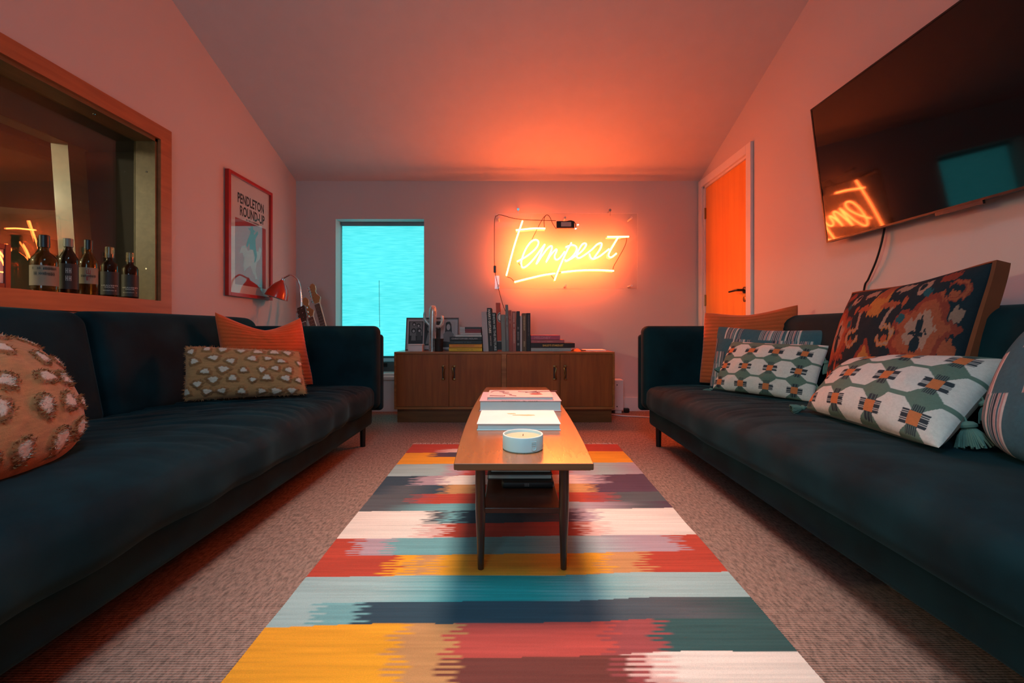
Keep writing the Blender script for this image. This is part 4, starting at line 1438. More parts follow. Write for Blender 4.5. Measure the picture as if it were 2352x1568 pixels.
xl = np.interp(Y_, [0.5, 0.96, 2.96], [-0.628, -0.634, -0.659]) + 0.004 * (vnoise(Y_ * 9, Y_ * 0 + 1, 4) - 0.5)
xr = np.interp(Y_, [0.5, 0.96, 2.96], [0.682, 0.689, 0.72]) + 0.005 * (vnoise(Y_ * 8, Y_ * 0 + 7, 6) - 0.5)
X_ = xl + (xr - xl) * S_
skew = (S_ - 0.5) * 0.036 + (vnoise(S_ * 5, Y_ * 3, 12) - 0.5) * 0.014
Yp = Y_ - skew                                              # position in the woven pattern
row = np.repeat(np.arange(nyr)[:, None] // 2, nxr, 1)
rj = np.array([random.random() for _ in range(2000)])
tooth = np.where(row % 2 == 0, 0.016, -0.016) + (rj[row % 2000] - 0.5) * 0.034
Sj = S_ + tooth
Cr = np.zeros(S_.shape + (3,))
lo = -1.0
for hi, stops in BANDS:
    mask = (Yp >= lo) & (Yp < hi)
    if hi == BANDS[-1][0]:
        mask = Yp >= lo
    xs = [a for a, _ in stops]
    sm = Sj[mask]
    k_ = np.clip(np.searchsorted(xs, sm) - 1, 0, len(xs) - 2)
    xa = np.array(xs)
    tt = np.clip((sm - xa[k_]) / (xa[k_ + 1] - xa[k_]), 0, 1)
    wd = (xa[k_ + 1] - xa[k_])
    tt = np.where(wd < 0.09, np.clip((tt - 0.5) * 4.0 + 0.5, 0, 1), tt)
    ca = np.array([RC[n_] for _, n_ in stops])
    Cr[mask] = ca[k_] * (1 - tt)[:, None] + ca[k_ + 1] * tt[:, None]
    lo = hi
streak = vnoise(S_ * 8, Y_ * 160, 21)
Cr *= (0.86 + 0.24 * streak + 0.10 * (vnoise(S_ * 3, Y_ * 14, 31) - 0.5))[..., None]
Zr = 0.0065 + 0.0012 * (vnoise(S_ * 7, Y_ * 5, 2) - 0.5) + 0.0006 * np.sin(Y_ * 2 * math.pi / 0.0117)
mb = MB()
mb.v = np.stack([X_, Y_, Zr], -1).reshape(-1, 3).tolist()
idx = np.arange(nyr * nxr).reshape(nyr, nxr)
mb.f = [tuple(x) for x in np.stack([idx[:-1, :-1], idx[:-1, 1:], idx[1:, 1:], idx[1:, :-1]], -1).reshape(-1, 4).tolist()]
rug = thing('rug', 'striped flat-woven rug with ikat bands of teal, mustard, red and cream', 'rug', (0.03, 1.75, 0))
obj('woven_field', mb, vcol('kilim_wool', 0.95, 0.1, 0.35, 420), rug, 'all', colors=Cr.reshape(-1, 3))
for side in (0, -1):
    hem = MB()
    hem.add([(X_[i, side], Y_[i, side], Zr[i, side]) for i in range(0, nyr, 10)] + [(X_[i, side] + (-0.003 if side == 0 else 0.003), Y_[i, side], 0.0005) for i in range(0, nyr, 10)],
            [(k, k + 1, k + 1 + len(range(0, nyr, 10)), k + len(range(0, nyr, 10))) for k in range(len(range(0, nyr, 10)) - 1)])
    obj('selvedge', hem, plain('rug_selvedge', (0.45, 0.36, 0.32), 0.95), rug)
fr = MB()
for k in range(170):
    x = -0.66 + 1.38 * k / 169
    dx, ln_ = random.uniform(-0.02, 0.02), random.uniform(0.03, 0.055)
    fr.tube([(x, ry1 - 0.003, 0.006), (x + dx * 0.4, ry1 + ln_ * 0.5, 0.005), (x + dx, ry1 + ln_, 0.003)], [0.0022, 0.002, 0.0012], 5)
obj('fringe', fr, plain('fringe_wool', (0.62, 0.50, 0.45), 0.95), rug, kind='stuff')

# ------------------------------------------------------------------ coffee table
TX, TZ, TY_0, TY_1 = 0.036, 0.41, 1.20, 2.78
ct = thing('coffee_table', 'long teak coffee table with boat-shaped top standing on the rug', 'table', (TX, 2.0, 0))


def halfw(y):
    q = (y - (TY_0 + TY_1) / 2) / ((TY_1 - TY_0) / 2)
    return 0.193 + 0.022 * (1 - q * q)


ys = [TY_0 + (TY_1 - TY_0) * i / 24 for i in range(25)]
mb = MB()
prof = [(-0.010, -0.019), (0.0, -0.014), (0.0, -0.002), (-0.002, 0.0)]       # edge: (inset, z)
vs_, fs = [], []
for y in ys:
    hw = halfw(y)
    ring = [(TX - hw - a, y, TZ + z) for a, z in prof]
    ring = [(TX - (hw + a), y, TZ + z) for a, z in prof] + [(TX + (hw + a), y, TZ + z) for a, z in prof[::-1]]
    vs_ += ring
n8 = 8
for i in range(24):
    for k in range(n8):
        k2 = (k + 1) % n8
        fs.append((i * n8 + k, (i + 1) * n8 + k, (i + 1) * n8 + k2, i * n8 + k2))
fs += [tuple(range(n8)), tuple(24 * n8 + k for k in range(n8 - 1, -1, -1))]
mb.add(vs_, fs)
obj('tabletop', mb, M_TABLE, ct, True)
obj('edge_lip', MB().bbox(TX - 0.192, TX + 0.192, TY_0 - 0.004, TY_0, TZ - 0.017, TZ + 0.001, 0.0015), wood('teak_lip', (0.16, 0.06, 0.025), (0.24, 0.09, 0.035), 0.4, 0.2, (1, 12, 12)), ct)
for (x, y) in ((-0.0965, 1.405), (0.1705, 1.405), (-0.0965, 2.58), (0.1705, 2.58)):
    xt = x + (0.002 if x > 0 else -0.002)
    obj('leg', MB().tube([(x, y, 0.008), (x + (xt - x) * .5, y, 0.20), (xt, y, TZ - 0.019)], [0.0095, 0.0165, 0.0155], 12), M_TABLED, ct, True)
for y in (1.405, 2.58):
    obj('rail', MB().bbox(-0.085, 0.16, y - 0.010, y + 0.010, TZ - 0.055, TZ - 0.019), M_TABLED, ct)
obj('shelf', MB().bbox(-0.088, 0.162, 1.40, 2.585, 0.188, 0.206, 0.002), M_TABLED, ct)


# ------------------------------------------------------------------ books
def book(label, x0, x1, y0, y1, z0, z1, cover, pages=(0.50, 0.66, 0.69), spine='none', title=None, group=None, jac=None, cat='book', name='book'):
    """lying book; spine at the side facing the camera ('front') or away from it"""
    t = thing(name, label, cat, ((x0 + x1) / 2, (y0 + y1) / 2, z0), group=group)
    ck = 0.0028
    mc = plain('cover_%s' % abs(hash(tuple(cover))), tuple(cover), 0.45, var=0.05)
    obj('cover', MB().bbox(x0, x1, y0, y1, z1 - ck, z1, 0.001), mc, t)
    obj('cover', MB().bbox(x0, x1, y0, y1, z0, z0 + ck, 0.001), mc, t)
    e_ = 0.004
    if spine == 'front':
        obj('spine', MB().bbox(x0, x1, y0, y0 + ck, z0, z1, 0.001), mc, t)
        obj('page_block', MB().box(x0 + e_, x1 - e_, y0 + ck, y1 - e_, z0 + ck, z1 - ck), plain('page_edges', pages, 0.8, var=0.04), t)
    else:
        obj('spine', MB().bbox(x0, x1, y1 - ck, y1, z0, z1, 0.001), mc, t)
        pb = obj('page_block', MB().box(x0 + e_, x1 - e_, y0 + e_, y1 - ck, z0 + ck, z1 - ck), plain('page_edges', pages, 0.8, var=0.04), t)
    if title:
        s, rgb, fx0, fx1, fz0, fz1 = title
        lt = MB()
        text(lt, s, (x0 + (x1 - x0) * fx0, y0 - 0.0005, z0 + (z1 - z0) * fz0), ((x1 - x0) * (fx1 - fx0), 0, 0), (0, 0, (z1 - z0) * (fz1 - fz0)))
        obj('title', lt, plain('ink_%s' % abs(hash(tuple(rgb))), tuple(rgb), 0.5), t)
    return t


# on the coffee table
b1 = book('thick white picture book alone on the coffee table behind the candle', -0.124, 0.183, 1.588, 1.853, TZ + 0.0005, TZ + 0.026, (0.78, 0.76, 0.74))
mb = MB()


def blot(cx, cy, rx, ry, z, seed, n=18):
    r = random.Random(seed)
    return [(cx + rx * (0.6 + 0.5 * r.random()) * math.cos(2 * math.pi * k / n), cy + ry * (0.6 + 0.5 * r.random()) * math.sin(2 * math.pi * k / n)) for k in range(n)]


mb.prism(blot(0.055, 1.745, 0.055, 0.012, 0, 3), (0, 0, TZ + 0.0262), (1, 0, 0), (0, 1, 0), (0, 0, 0.0003))
mb.prism(blot(0.005, 1.775, 0.02, 0.012, 0, 4), (0, 0, TZ + 0.0262), (1, 0, 0), (0, 1, 0), (0, 0, 0.0003))
obj('cover_drawing', mb, plain('ochre_ink', (0.62, 0.42, 0.20), 0.6), b1)
b2 = book('thick large book with pink cover at the far end of the coffee table', -0.141, 0.229, 1.958, 2.232, TZ + 0.0005, TZ + 0.049, (0.62, 0.36, 0.40))
lt = MB()
text(lt, '~15', (-0.04, 1.9575, TZ + 0.0462), (0.16, 0, 0), (0, 0, 0.0024))
obj('title', lt, M_INK, b2)
b3 = book('slim book with sketched pink cover lying on the thick large book', -0.107, 0.195, 1.975, 2.196, TZ + 0.0495, TZ + 0.0635, (0.66, 0.42, 0.40))
mb = MB()
for k in range(9):
    r = random.Random(k)
    x = -0.09 + 0.26 * r.random()
    y = 2.0 + 0.15 * r.random()
    mb.tube([(x, y, TZ + 0.0638), (x + r.uniform(-.06, .08), y + r.uniform(-.03, .04), TZ + 0.0638), (x + r.uniform(-.08, .1), y + r.uniform(-.05, .05), TZ + 0.0638)], 0.0022, 5, smooth_path=5)
mb.prism(blot(0.12, 2.07, 0.04, 0.035, 0, 8), (0, 0, TZ + 0.0636), (1, 0, 0), (0, 1, 0), (0, 0, 0.0003))
obj('cover_drawing', mb, plain('plum_ink', (0.22, 0.06, 0.07), 0.6), b3)
# candle in a white ceramic bowl
cd = thing('candle', 'white round ceramic candle dish with peach wax on the coffee table', 'candle', (0.038, 1.357, TZ))
CM = Matrix.Translation((0.038, 1.357, TZ))
R_ = 0.0631
obj('dish', MB().lathe([(R_ - 0.003, 0.0), (R_, 0.003), (R_, 0.043), (R_ - 0.001, 0.0455), (R_ - 0.005, 0.0455), (R_ - 0.006, 0.043), (R_ - 0.006, 0.030)], 64, CM), plain('white_ceramic', (0.52, 0.74, 0.76), 0.35, var=0.02), cd, True)
obj('wax', MB().lathe([(R_ - 0.005, 0.030), (R_ - 0.006, 0.0365), (0.0, 0.0375)], 48, CM), plain('peach_wax', (0.74, 0.50, 0.32), 0.5), cd, True)
obj('wick', MB().tube([(0.038, 1.357, TZ + 0.036), (0.039, 1.358, TZ + 0.044)], 0.001, 6), M_INK, cd)
for a_, z0_ in ((-1.05, 0.006),):
    px_, py_ = 0.038 + R_ * math.cos(a_), 1.357 + R_ * math.sin(a_)
    Mt = Matrix.Translation((px_, py_, TZ)) @ Matrix.Rotation(a_ + math.pi / 2, 4, 'Z')
    sh = [(-0.008, 0.034), (-0.008, 0.014), (-0.004, 0.008), (0.004, 0.008), (0.008, 0.014), (0.008, 0.034)]
    tb_ = MB()
    q = [Mt @ Vector((a, -0.0002, b)) for a, b in sh]
    tb_.tube(q, 0.0013, 6, smooth_path=4)
    for zz in (0.022, 0.027, 0.032):
        tb_.tube([Mt @ Vector((-0.007, -0.0002, zz)), Mt @ Vector((0.007, -0.0002, zz))], 0.0009, 5)
    obj('embossed_tab', tb_, MATS['white_ceramic'], cd, True)
# under the table
rm = thing('media_pouch', 'black remote controls pouch on the lower shelf of the coffee table', 'pouch', (0.06, 1.63, 0.206))
obj('body', MB().rbox((0.062, 1.63, 0.2195), (0.19, 0.13, 0.027), 0.011, 3, (6, 4, 1)), plain('black_nylon', (0.01, 0.012, 0.014), 0.5), rm, True)
mb = MB()
for r_ in range(2):
    for c_ in range(3):
        mb.box(0.05 + c_ * 0.006, 0.054 + c_ * 0.006, 1.5648, 1.5655, 0.216 + r_ * 0.006, 0.219 + r_ * 0.006)
obj('buttons', mb, plain('grey_buttons', (0.25, 0.25, 0.26), 0.5), rm)
book('dark magazine lying on the pouch under the coffee table', -0.085, 0.152, 1.585, 1.86, 0.2335, 0.252, (0.03, 0.03, 0.034), (0.10, 0.10, 0.11), cat='magazine', name='magazine')
book('thin black magazine topmost under the coffee table', -0.075, 0.150, 1.60, 1.87, 0.2525, 0.268, (0.012, 0.012, 0.014), (0.06, 0.06, 0.07), cat='magazine', name='magazine')

# ------------------------------------------------------------------ sideboard
SX0, SX1, SYF, SYB, SZT, SZB = -0.970, 0.866, 3.62, 4.00, 0.592, 0.114
sb = thing('sideboard', 'low teak sideboard with four doors under the neon sign', 'sideboard', ((SX0 + SX1) / 2, 3.8, 0))
obj('top', MB().bbox(SX0, SX1, SYF, SYB, SZT - 0.018, SZT, 0.002), M_TEAKH, sb)
obj('bottom', MB().bbox(SX0, SX1, SYF, SYB, SZB, SZB + 0.02, 0.002), M_TEAKH, sb)
obj('side_panel', MB().bbox(SX0, SX0 + 0.019, SYF, SYB, SZB + 0.02, SZT - 0.018, 0.002), M_TEAKH, sb)
obj('side_panel', MB().bbox(SX1 - 0.019, SX1, SYF, SYB, SZB + 0.02, SZT - 0.018, 0.002), M_TEAKH, sb)
obj('back_panel', MB().box(SX0 + 0.019, SX1 - 0.019, SYB - 0.01, SYB, SZB + 0.02, SZT - 0.018), M_TEAK, sb)
pc = [(1152 - CU) * 3.62 / F, (1163 - CU) * 3.62 / F]
obj('centre_post', MB().bbox(pc[0], pc[1], SYF + 0.002, SYB - 0.01, SZB + 0.02, SZT - 0.018, 0.001), M_TEAKH, sb)
obj('plinth', MB().bbox(SX0 + 0.02, SX1 - 0.02, SYF + 0.03, SYB - 0.02, 0.0, SZB, 0.002), wood('dark_plinth', (0.12, 0.042, 0.012), (0.19, 0.07, 0.02), 0.4, 0.1, (1, 12, 12)), sb)
mids = [(1031 - CU) * 3.62 / F, (1287 - CU) * 3.62 / F]
DR = [(SX0 + 0.020, mids[0] - 0.001, 1), (mids[0] + 0.001, pc[0] - 0.001, -1), (pc[1] + 0.001, mids[1] - 0.001, 1), (mids[1] + 0.001, SX1 - 0.020, -1)]
for (x0, x1, s) in DR:
    dr = obj('door', MB().bbox(x0, x1, SYF + 0.006, SYF + 0.024, SZB + 0.022, SZT - 0.020, 0.0015), M_TEAK, sb)
    hx = (x1 - 0.046) if s > 0 else (x0 + 0.042)
    z0, z1 = 0.357, 0.478
    h = MB()
    h.bbox(hx - 0.012, hx + 0.012, SYF - 0.004, SYF + 0.007, z0, z0 + 0.014, 0.002).bbox(hx - 0.012, hx + 0.012, SYF - 0.004, SYF + 0.007, z1 - 0.014, z1, 0.002)
    ax = hx + s * 0.008
    h.tube([(ax, SYF, z0 + 0.006), (ax + s * 0.003, SYF - 0.016, z0 + 0.02), (ax - s * 0.004, SYF - 0.022, (z0 + z1) / 2), (ax + s * 0.003, SYF - 0.016, z1 - 0.02), (ax, SYF, z1 - 0.006)], 0.0055, 8, smooth_path=5)
    obj('handle', h, M_BRASS, dr, True)
    obj('handle_inlay', MB().bbox(hx - 0.011, hx + 0.009, SYF + 0.0045, SYF + 0.007, z0 + 0.01, z1 - 0.01, 0.001), plain('dark_recess', (0.05, 0.018, 0.008), 0.5), dr)


def zx(q, Y):
    return (900 + q * 0.2296 - CU) * Y / F


def zz(q, Y):
    return CH - (680 + q * 0.2296 - CV) * Y / F


# upright books: left edge and right edge at the foot, top height, lean of the top
BYF = 3.72
UP = [('pale lilac-grey paperback leaning at the left end of the upright row', (915, 970), 155, -20, (0.42, 0.38, 0.40), (('', None),)),
      ("black hardback titled MARR'S GUITARS in the upright row", (970, 997 + 20), 118, -20, (0.02, 0.018, 0.018), None),
      ('charcoal hardback titled SHOW ME THE PICTURE in the upright row', (1018, 1055), 165, -18, (0.03, 0.032, 0.032), None),
      ('tall red hardback with white circle standing highest in the row', (1055, 1101), 65, -16, (0.42, 0.045, 0.015), None),
      ('short sage-grey hardback between the tall red and tall grey books', (1101, 1142), 185, -10, (0.17, 0.19, 0.19), None),
      ('tall thin grey hardback in the middle of the upright row', (1142, 1172), 85, -8, (0.14, 0.145, 0.15), None),
      ('dark red hardback beside the tall thin grey book', (1172, 1204), 140, -6, (0.30, 0.06, 0.045), None),
      ('faded red hardback with pale vertical title in the upright row', (1205, 1246), 150, -4, (0.36, 0.10, 0.085), None),
      ('black hardback with pale block lettering beside the faded red book', (1247, 1282), 150, 0, (0.018, 0.014, 0.016), None),
      ('thin white paperback squeezed into the upright row', (1284, 1304), 195, 0, (0.52, 0.46, 0.47), None),
      ('brown hardback with gold lettering in the upright row', (1305, 1349), 170, 0, (0.12, 0.065, 0.035), None),
      ('black hardback closing the right end of the upright row', (1350, 1389), 168, 0, (0.022, 0.014, 0.017), None)]
TITLES = {1: [("MARR'S GUITARS", (0.62, 0.56, 0.5), 0.42, 0.97, 0.2, 0.75), ('JOHNNY MARR', (0.40, 0.37, 0.35), 0.12, 0.36, 0.35, 0.65)],
          2: [('SHOW ME THE PICTURE', (0.40, 0.42, 0.42), 0.02, 0.97, 0.18, 0.85)],
          5: [('~14', (0.30, 0.31, 0.32), 0.25, 0.75, 0.3, 0.7)],
          6: [('~5', (0.52, 0.22, 0.18), 0.68, 0.86, 0.25, 0.7)],
          7: [('~17', (0.62, 0.38, 0.33), 0.2, 0.95, 0.3, 0.75)],
          8: [('~6', (0.30, 0.25, 0.26), 0.28, 0.60, 0.25, 0.75), ('~2', (0.4, 0.36, 0.34), 0.15, 0.20, 0.2, 0.8)],
          10: [('~9', (0.45, 0.33, 0.18), 0.55, 0.93, 0.25, 0.7), ('~4', (0.45, 0.33, 0.18), 0.12, 0.26, 0.3, 0.7)],
          11: [('~16', (0.16, 0.12, 0.13), 0.40, 0.95, 0.35, 0.65)]}
for i, (lab, (f0, f1), top, lean, rgb, _) in enumerate(UP):
    Y = BYF
    x0, x1 = zx(f0, Y), zx(f1, Y)
    zt = zz(top, Y)
    H = zt - SZT
    dx = lean * 0.2296 * Y / F                                # sideways shift of the top
    t = thing('book', lab, 'book', ((x0 + x1) / 2, Y + 0.12, SZT), group='books standing on the sideboard')
    ang = math.atan2(dx, H)
    ux, uz = Vector((dx, 0, H)), Vector((x1 - x0 - 0.0015, 0, 0))
    dep = 0.20 + 0.02 * (i % 3)
    o = Vector((x0, Y + (i % 4) * 0.006, SZT + 0.0002))
    mc = plain('spine_%d' % i, rgb, 0.5, var=0.06)
    w_ = uz.length
    ck = 0.003
    obj('spine', MB().obox(o, uz, ux, (0, ck, 0)), mc, t)
    obj('cover', MB().obox(o + Vector((0, ck, 0)), Vector((ck, 0, 0)), ux, (0, dep, 0)), mc, t)
    obj('cover', MB().obox(o + Vector((w_ - ck, ck, 0)), Vector((ck, 0, 0)), ux, (0, dep, 0)), mc, t)
    obj('page_block', MB().obox(o + Vector((ck, ck, 0)) + ux * 0.012, Vector((w_ - 2 * ck, 0, 0)), ux * 0.976, (0, dep - 0.005, 0)), plain('page_edges', (0.50, 0.66, 0.69), 0.8), t)
    for (s, c, a, b, l, r) in TITLES.get(i, []):
        lt = MB()
        # title runs down the spine
        text(lt, s, o + ux * b + uz * (l) + Vector((0, -0.0006, 0)), ux * (a - b), uz * (r - l))
        obj('title', lt, plain('ink_%d_%d' % (i, int(a * 100)), c, 0.5), t)
    if i == 3:
        cc = o + ux * 0.70 + uz * 0.95 + Vector((0, -0.0006, 0))
        R1, R2 = 0.035, 0.026

        def disc(R, d):
            pl_ = []
            for k in range(25):
                a = math.pi / 2 + math.pi * k / 24
                pl_.append((R * math.cos(a) * 0.75, R * 1.1 * math.sin(a)))
            return MB().prism(pl_, cc + Vector((0, -d, 0)), (1, 0, 0), (0, 0, 1), (0, -0.0004, 0))
        obj('emblem_ring', disc(0.040, 0), plain('emblem_grey', (0.35, 0.33, 0.34), 0.5), t)
        obj('emblem_ring', disc(0.034, 0.0005), M_INK, t)
        obj('emblem', disc(0.027, 0.001), plain('emblem_white', (0.55, 0.52, 0.52), 0.5), t)
        obj('foot_block', MB().obox(o + ux * 0.03 + Vector((0, -0.0006, 0)), uz, ux * 0.17, (0, 0.0005, 0)), M_INK, t)
        obj('foot_stripe', MB().obox(o + ux * 0.20 + Vector((0, -0.0006, 0)), uz, ux * 0.012, (0, 0.0005, 0)), plain('emblem_grey', (0.35, 0.33, 0.34), 0.5), t)

# stack left of the row, from the bottom: zoomed left, right, bottom, top
SY = 3.70


def stacked(lab, l, r, zb, zt, rgb, title=None, dep=0.22, dy=0.0, group='books lying on the sideboard', pages=(0.50, 0.66, 0.69)):
    return book(lab, zx(l, SY), zx(r, SY), SY + dy, SY + dy + dep, zb, zt, rgb, pages, 'front', title, group)


def zs(q):
    return SZT + (542 - q) * 0.2296 * SY / F


stacked('bright yellow hardback at the bottom of the stack beside the black pot', 570, 903, zs(541), zs(506), (0.80, 0.46, 0.01), ('~18', (0.45, 0.26, 0.01), 0.25, 0.72, 0.3, 0.65))
stacked('amber hardback titled QUENTIN TARANTINO in the stack', 573, 903, zs(505.5), zs(469), (0.72, 0.30, 0.015), ('QUENTIN TARANTINO', (0.62, 0.09, 0.015), 0.10, 0.76, 0.25, 0.72))
stacked('black hardback with dim teal title in the stack on the amber book', 580, 902, zs(468.5), zs(433), (0.018, 0.022, 0.024), ('~15', (0.06, 0.11, 0.12), 0.15, 0.66, 0.3, 0.65))
stacked('black hardback titled CHRISTOPHER NOLAN in the stack', 578, 901, zs(432.5), zs(397), (0.016, 0.018, 0.018), ('CHRISTOPHER NOLAN', (0.35, 0.34, 0.33), 0.06, 0.86, 0.3, 0.72))
stacked('thin white book lying on the black hardbacks', 636, 899, zs(396.5), zs(377), (0.55, 0.60, 0.58))
for k, (l, r, b_, t_, col, lab) in enumerate(((685, 893, 376.5, 356, (0.50, 0.49, 0.49), 'pale slim paperback lowest of the small pile on the book stack'), (682, 892, 355.5, 338, (0.30, 0.05, 0.06), 'crimson slim paperback in the small pile on the book stack'),
                                              (680, 891, 337.5, 319, (0.22, 0.03, 0.045), 'dark red slim paperback in the small pile on the book stack'), (679, 890, 318.5, 298, (0.03, 0.03, 0.032), 'black slim paperback topmost on the book stack'))):
    bk = stacked(lab, l, r, zs(b_), zs(t_), col, None, 0.18, 0.004 * k)
    obj('spine_label', MB().box(zx(l, SY), zx(l + 50, SY), SY + 0.004 * k - 0.0006, SY + 0.004 * k, zs(b_) + 0.001, zs(t_) - 0.001), plain('pale_spine_label', (0.50, 0.54, 0.54), 0.5), bk)
# stack right of the row
stacked('pale blue-grey hardback at the foot of the short stack', 1392, 1795, zs(541), zs(506), (0.33, 0.38, 0.39), ('~20', (0.24, 0.27, 0.28), 0.3, 0.7, 0.3, 0.6))
stacked("black hardback titled BAILEY'S STARDUST in gold", 1391, 1831, zs(505.5), zs(459), (0.016, 0.012, 0.013), ("BAILEY'S STARDUST", (0.62, 0.38, 0.08), 0.27, 0.74, 0.3, 0.72))
stacked('thin rose paperback on the black gold-lettered hardback', 1391, 1726, zs(458.5), zs(426), (0.36, 0.10, 0.12), ('~22', (0.50, 0.25, 0.25), 0.2, 0.65, 0.3, 0.62))
stacked('pink hardback topmost on the short stack', 1391, 1683, zs(425.5), zs(381), (0.40, 0.08, 0.15), ('MELONEY', (0.50, 0.20, 0.26), 0.12, 0.68, 0.2, 0.75))
# loose things at the right end
pp = MB()
for k, (l, r, y0, y1, z0, z1, ry) in enumerate(((1812, 1905, 3.70, 3.80, 0.0, 0.010, 0.3),)):
    pass
cr = thing('crumpled_wrapper', 'crumpled orange wrapper at the right end of the sideboard', 'wrapper', (zx(1850, 3.72), 3.75, SZT))
mb = MB()
g = 14
vs_, fs = [], []
for j in range(g + 1):
    for i in range(g + 1):
        a, b = i / g, j / g
        e_ = min(a, 1 - a, b, 1 - b) * 6
        zq = SZT + 0.002 + min(1, e_) * (0.004 + 0.024 * vnoise(np.array([a * 3.2]), np.array([b * 3.2]), 5)[0] * (1 - 0.5 * a))
        vs_.append((zx(1795, 3.72) + a * 0.085 + 0.012 * b, 3.70 + b * 0.12, zq))
for j in range(g):
    for i in range(g):
        fs.append((j * (g + 1) + i, j * (g + 1) + i + 1, (j + 1) * (g + 1) + i + 1, (j + 1) * (g + 1) + i))
mb.add(vs_, fs)
obj('sheet', mb, plain('orange_wrapper', (0.75, 0.13, 0.02), 0.5), cr)
obj('tip', MB().prism([(0, 0), (0.045, 0.02), (0.02, 0.05), (-0.01, 0.045)], (zx(1890, 3.72), 3.71, SZT + 0.003), (1, 0, 0), (0, 1, 0), (0, 0, 0.008)), plain('wrapper_grey', (0.12, 0.09, 0.06), 0.6), cr)
tag(obj('paper_sheet', MB().bbox(zx(1925, 3.78), zx(2140, 3.78), 3.76, 3.93, SZT + 0.0002, SZT + 0.010, 0.002), M_PAPER), 'white pad of paper lying at the right end of the sideboard', 'paper')

# framed photographs leaning behind the cactus
FY = 3.88
fx0, fx1, fz1 = zx(137, FY), zx(664, FY), zz(214, FY)
fp = thing('photo_frame', 'thin dark frame of three black-and-white photographs leaning behind the cactus', 'picture frame', ((fx0 + fx1) / 2, FY, SZT))
FH = fz1 - SZT
lean = 0.05


def fq(a, b, d):
    return Vector((fx0 + (fx1 - fx0) * a, FY + lean * b - d, SZT + FH * b))


def fbox(a0, a1, b0, b1, d0, d1):
    o = fq(a0, b0, d0)
    return MB().obox(o, fq(a1, b0, d0) - o, fq(a0, b1, d0) - o, Vector((0, d0 - d1, 0)))


M_FRM = plain('dark_walnut_frame', (0.06, 0.025, 0.022), 0.4)
for (a0, a1, b0, b1) in ((0, 1, 0.965, 1), (0, 1, 0, 0.035), (0, 0.014, 0.035, 0.965), (0.986, 1, 0.035, 0.965)):
    obj('frame_rail', fbox(a0, a1, b0, b1, 0, 0.016), M_FRM, fp)
mt = obj('mount', fbox(0.014, 0.986, 0.035, 0.965, 0, 0.006), plain('grey_white_mount', (0.46, 0.44, 0.45), 0.6), fp)
G = [plain('photo_tone_%d' % k, (v, v, v * 1.02), 0.5) for k, v in enumerate((0.012, 0.05, 0.16, 0.38))]


def fshape(poly, d, m_, nm='photo_print'):
    mb = MB()
    a = [fq(p[0], p[1], d) for p in poly]
    mb.add(a, [tuple(range(len(a)))])
    return obj(nm, mb, m_, mt)


def ell(cx, cy, rx, ry, n=16):
    return [(cx + rx * math.cos(2 * math.pi * k / n), cy + ry * math.sin(2 * math.pi * k / n)) for k in range(n)]


fshape([(0.05, 0.20), (0.325, 0.20), (0.325, 0.89), (0.05, 0.89)], 0.0065, G[0])
fshape([(0.07, 0.45), (0.31, 0.45), (0.31, 0.87), (0.07, 0.87)], 0.007, G[2])
fshape([(0.345, 0.15), (0.66, 0.15), (0.66, 0.89), (0.345, 0.89)], 0.0065, G[0])
fshape([(0.67, 0.06), (0.94, 0.06), (0.94, 0.89), (0.67, 0.89)], 0.0065, G[3])
for k, (cx, cy, r) in enumerate(((0.15, 0.80, 0.028), (0.235, 0.76, 0.028), (0.145, 0.60, 0.034), (0.255, 0.61, 0.03))):   # a group of sitters
    fshape(ell(cx, cy, r * 1.35, r * 2.3), 0.0074 + 0.0006 * k, G[0])
    fshape(ell(cx, cy - 0.012, r * 0.72, r * 1.25), 0.0077 + 0.0006 * k, G[3])
    fshape([(cx - 0.045, cy - 0.30), (cx + 0.045, cy - 0.30), (cx + 0.035, cy - 0.08), (cx - 0.035, cy - 0.08)], 0.0072 + 0.0002 * k, G[1] if k % 2 else G[2])
fshape([(0.38, 0.2), (0.55, 0.2), (0.52, 0.5), (0.42, 0.55)], 0.007, G[2])
fshape(ell(0.44, 0.66, 0.035, 0.08), 0.0072, G[2])
fshape([(0.735, 0.40), (0.755, 0.84), (0.79, 0.88), (0.83, 0.88), (0.86, 0.80), (0.885, 0.42), (0.86, 0.30), (0.77, 0.33)], 0.007, G[0])
fshape(ell(0.805, 0.71, 0.036, 0.095), 0.0075, G[3])
fshape([(0.72, 0.22), (0.90, 0.22), (0.91, 0.50), (0.85, 0.58), (0.77, 0.58), (0.71, 0.50)], 0.0073, G[2])
fshape([(0.70, 0.10), (0.93, 0.10), (0.93, 0.24), (0.70, 0.28)], 0.0077, G[0])

# studded metal cactus
CYc = 3.78
cc = thing('cactus_ornament', 'silver studded metal cactus ornament on the sideboard', 'ornament', (zx(405, CYc), CYc, SZT))
M_SIL = plain('beaten_silver', (0.55, 0.54, 0.52), 0.25, 1.0, var=0.15)


